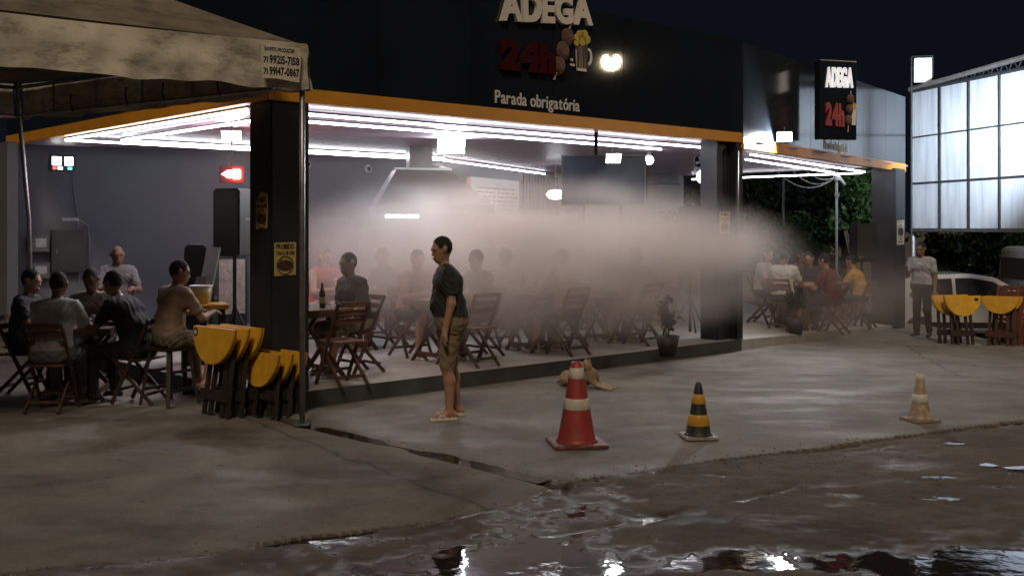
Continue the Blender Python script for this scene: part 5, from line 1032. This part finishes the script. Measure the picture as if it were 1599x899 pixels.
# ================================================================== CAR AND VAN
M_cw = mat('white car paint', (.40, .41, .42), .25, var=.03, coat=.6); M_cg = mat('dark car glass', (.02, .024, .028), .08); M_tyre = mat('tyre rubber', (.018, .018, .018), .8); M_lamp = mat('headlamp lens', (.45, .46, .48), .15)
def car(loc, rz, label, name, prof, win, wd, wheels, rw, lamps, cat, roof_taper=.80, zroof=1.0):
    r = empty(name, loc, rz, label, cat); belt = zroof
    def yy(z): return wd / 2 * (1 if z < belt else 1 - (1 - roof_taper) * (z - belt) / .5)
    n = len(prof); vs = [(x, -yy(z), z) for x, z in prof] + [(x, yy(z), z) for x, z in prof]
    mb = MB().add(vs, [tuple(range(n)), tuple(range(n, 2 * n))[::-1]] + [(i, (i + 1) % n, n + (i + 1) % n, n + i) for i in range(n)])
    mb.build('body', M_cw, r, bevel=.03, smooth=False)
    for pl_ in win:
        for s in (-1, 1): MB().add([(x, s * (yy(z) + .004), z) for x, z in pl_], [tuple(range(len(pl_)))]).build('window', M_cg, r)
    for x in wheels:
        for s in (-1, 1):
            w_ = empty('wheel', (x, s * (wd / 2 - .09), rw)); w_.parent = r; w_.rotation_euler = (R(90), 0, 0)
            MB().lathe([(rw * .6, -.10), (rw * .94, -.10), (rw, -.06), (rw, .06), (rw * .94, .10), (rw * .6, .10)], 22).build('tyre', M_tyre, w_, smooth=True); MB().lathe([(0, -.08), (rw * .62, -.085), (rw * .62, .085), (0, .08)], 16).build('rim', M_inox, w_)
    return r
prof = [(-1.95, .30), (-1.98, .72), (-1.86, .98), (-1.55, 1.36), (-1.2, 1.46), (-.2, 1.50), (.35, 1.42), (1.02, 1.02), (1.75, .90), (1.98, .70), (2.0, .30)]
win = [[(-1.45, 1.02), (-1.25, 1.36), (-.55, 1.40), (-.55, 1.00)], [(-.48, 1.00), (-.48, 1.40), (-.15, 1.41), (.30, 1.33), (.78, 1.02)]]
cz = float(gz(10.6, 23.0)); ca = car(Vector((9.95, 23.2, cz)), R(-6), 'white hatchback parked behind the folded mustard tables', 'parked_car', prof, win, 1.70, (-1.25, 1.25), .31, None, 'car')
MB().add([(.40, -.60, 1.405), (.40, .60, 1.405), (1.0, .68, 1.05), (1.0, -.68, 1.05)], [(0, 1, 2, 3)]).build('windscreen', M_cg, ca); MB().add([(-1.60, -.60, 1.33), (-1.60, .60, 1.33), (-1.87, .7, 1.0), (-1.87, -.7, 1.0)], [(0, 1, 2, 3)]).build('rear_window', M_cg, ca)
for s in (-1, 1): MB().box((1.93, s * .62, .74), (.12, .30, .14)).build('headlight', M_lamp, ca, bevel=.02); MB().box((.85, s * .93, 1.04), (.10, .16, .11)).build('mirror', M_cw, ca, bevel=.02); MB().bar((-1.3, s * .62, 1.475), (.25, s * .62, 1.47), .05, .03).build('roof_rail', M_plas, ca)
for s in (-1, 1): MB().box((-.42, s * .856, .90), (.18, .02, .03)).build('door_handle', M_plas, ca); MB().box((0, s * .852, .42), (2.0, .02, .12)).build('sill_trim', M_plas, ca)
prof = [(-2.5, .32), (-2.5, 1.0), (-2.45, 1.95), (-2.3, 2.02), (1.2, 2.05), (1.5, 1.98), (1.95, 1.25), (2.45, 1.05), (2.5, .32)]
win = [[(.55, 1.22), (.55, 1.80), (1.32, 1.80), (1.66, 1.22)], [(-2.28, 1.2), (-2.28, 1.80), (-1.30, 1.80), (-1.30, 1.2)], [(-1.1, 1.2), (-1.1, 1.8), (.35, 1.8), (.35, 1.2)]]
va = car(Vector((14.6, 25.6, cz)), R(0), 'white van at the edge behind the stacked chairs', 'parked_van', prof, win, 1.85, (-1.6, 1.6), .34, None, 'van', .90, 1.1)
for s in (-1, 1): MB().box((-2.5, s * .8, 1.1), (.05, .12, .34)).build('tail_light', mat('tail lens', (.25, .02, .02), .2), va, bevel=.01)
MB().box((-2.51, 0, 1.5), (.02, 1.3, .5)).build('rear_window', M_cg, va); MB().box((-2.52, 0, .5), (.1, 1.7, .16)).build('bumper', M_plas, va, bevel=.02)
# triangular roof of a stall far down the street
ts = Vector((14.0, 31.5, -.7)); sv = empty('street_stall', ts, R(-10), 'small stall with pitched grey roof far behind the car', 'stall'); M_rf = mat('grey sheet roof', (.28, .29, .31), .5)
for s, rn in ((-1, 0), (1, 0)): MB().add([(-1.2, 0, 2.05), (1.2, 0, 2.05), (1.35, s * 1.1, 1.35), (-1.35, s * 1.1, 1.35)], [(0, 1, 2, 3)]).build('roof_slope', M_rf, sv)
for x in (-1.1, 1.1):
    for y in (-.9, .9): MB().tube([(x, y, 0), (x, y, 1.4)], .04, 6).build('post', M_frame, sv)
MB().box((0, 0, .45), (2.0, 1.5, .9)).build('counter', M_box, sv)
# ================================================================== ADDED VEIL OVER THE TABLES
def veil(c, rad, dens, name='blur_veil', col=(.70, .59, .535)):  # added soft volume, stands in for a blur over the people
    n1, n2 = 16, 28; mb = MB(); c = Vector(c)
    prs = [(math.sin(math.pi * k / n1), -math.cos(math.pi * k / n1)) for k in range(n1 + 1)]
    mb.lathe(prs, n2); me = mb.mesh(name, smooth=True); o = link(name, me); o.location = c; o.scale = rad; o.rotation_euler = (0, 0, A_E1)
    m = bpy.data.materials.new('smoke %.3f' % dens); m.use_nodes = True; nt = m.node_tree; nt.nodes.clear(); out = nt.nodes.new('ShaderNodeOutputMaterial'); pv_ = nt.nodes.new('ShaderNodeVolumePrincipled')
    pv_.inputs['Color'].default_value = (*col, 1); pv_.inputs['Anisotropy'].default_value = .25; L = nt.links.new
    tc = nt.nodes.new('ShaderNodeTexCoord'); ln = nt.nodes.new('ShaderNodeVectorMath'); ln.operation = 'LENGTH'; L(tc.outputs['Object'], ln.inputs[0])
    mr = nt.nodes.new('ShaderNodeMapRange'); mr.interpolation_type = 'SMOOTHSTEP'; mr.inputs[1].default_value = .15; mr.inputs[2].default_value = 1; mr.inputs[3].default_value = dens; mr.inputs[4].default_value = 0; L(ln.outputs['Value'], mr.inputs[0])
    nz = nt.nodes.new('ShaderNodeTexNoise'); nz.inputs['Scale'].default_value = 2.3; nz.inputs['Detail'].default_value = 3; L(tc.outputs['Object'], nz.inputs['Vector'])
    m2 = nt.nodes.new('ShaderNodeMapRange'); m2.inputs[1].default_value = .3; m2.inputs[2].default_value = .7; m2.inputs[3].default_value = .12; m2.inputs[4].default_value = 1.75; L(nz.outputs['Fac'], m2.inputs[0])
    mu = nt.nodes.new('ShaderNodeMath'); mu.operation = 'MULTIPLY'; L(mr.outputs[0], mu.inputs[0]); L(m2.outputs[0], mu.inputs[1]); L(mu.outputs[0], pv_.inputs['Density'])
    L(pv_.outputs[0], out.inputs['Volume']); me.materials.append(m)
    return tag(o, kind='stuff')
VEIL = True
if VEIL:
    veil(UV(4.6, .8, 1.36), (4.4, 3.1, 1.22), 1.25)
    veil(UV(4.4, 2.8, 2.0), (5.4, 3.4, 1.7), .045)  # thin added volume that gives the ceiling lamps their glow
    veil(Vector((5.6, 17.6, .6)), (2.4, 2.0, 1.0), .28)  # weaker added veil over the right terrace
    veil(P(615, 372, 15.2), (1.6, 1.2, .95), 1.1, col=(.74, .78, .84))  # bluish added volume for the bright glow below the hood
# every labelled top-level object is a thing of the place
for o in bpy.data.objects:
    if o.parent is None and o.get('category') and not o.get('kind'): o['kind'] = 'thing'
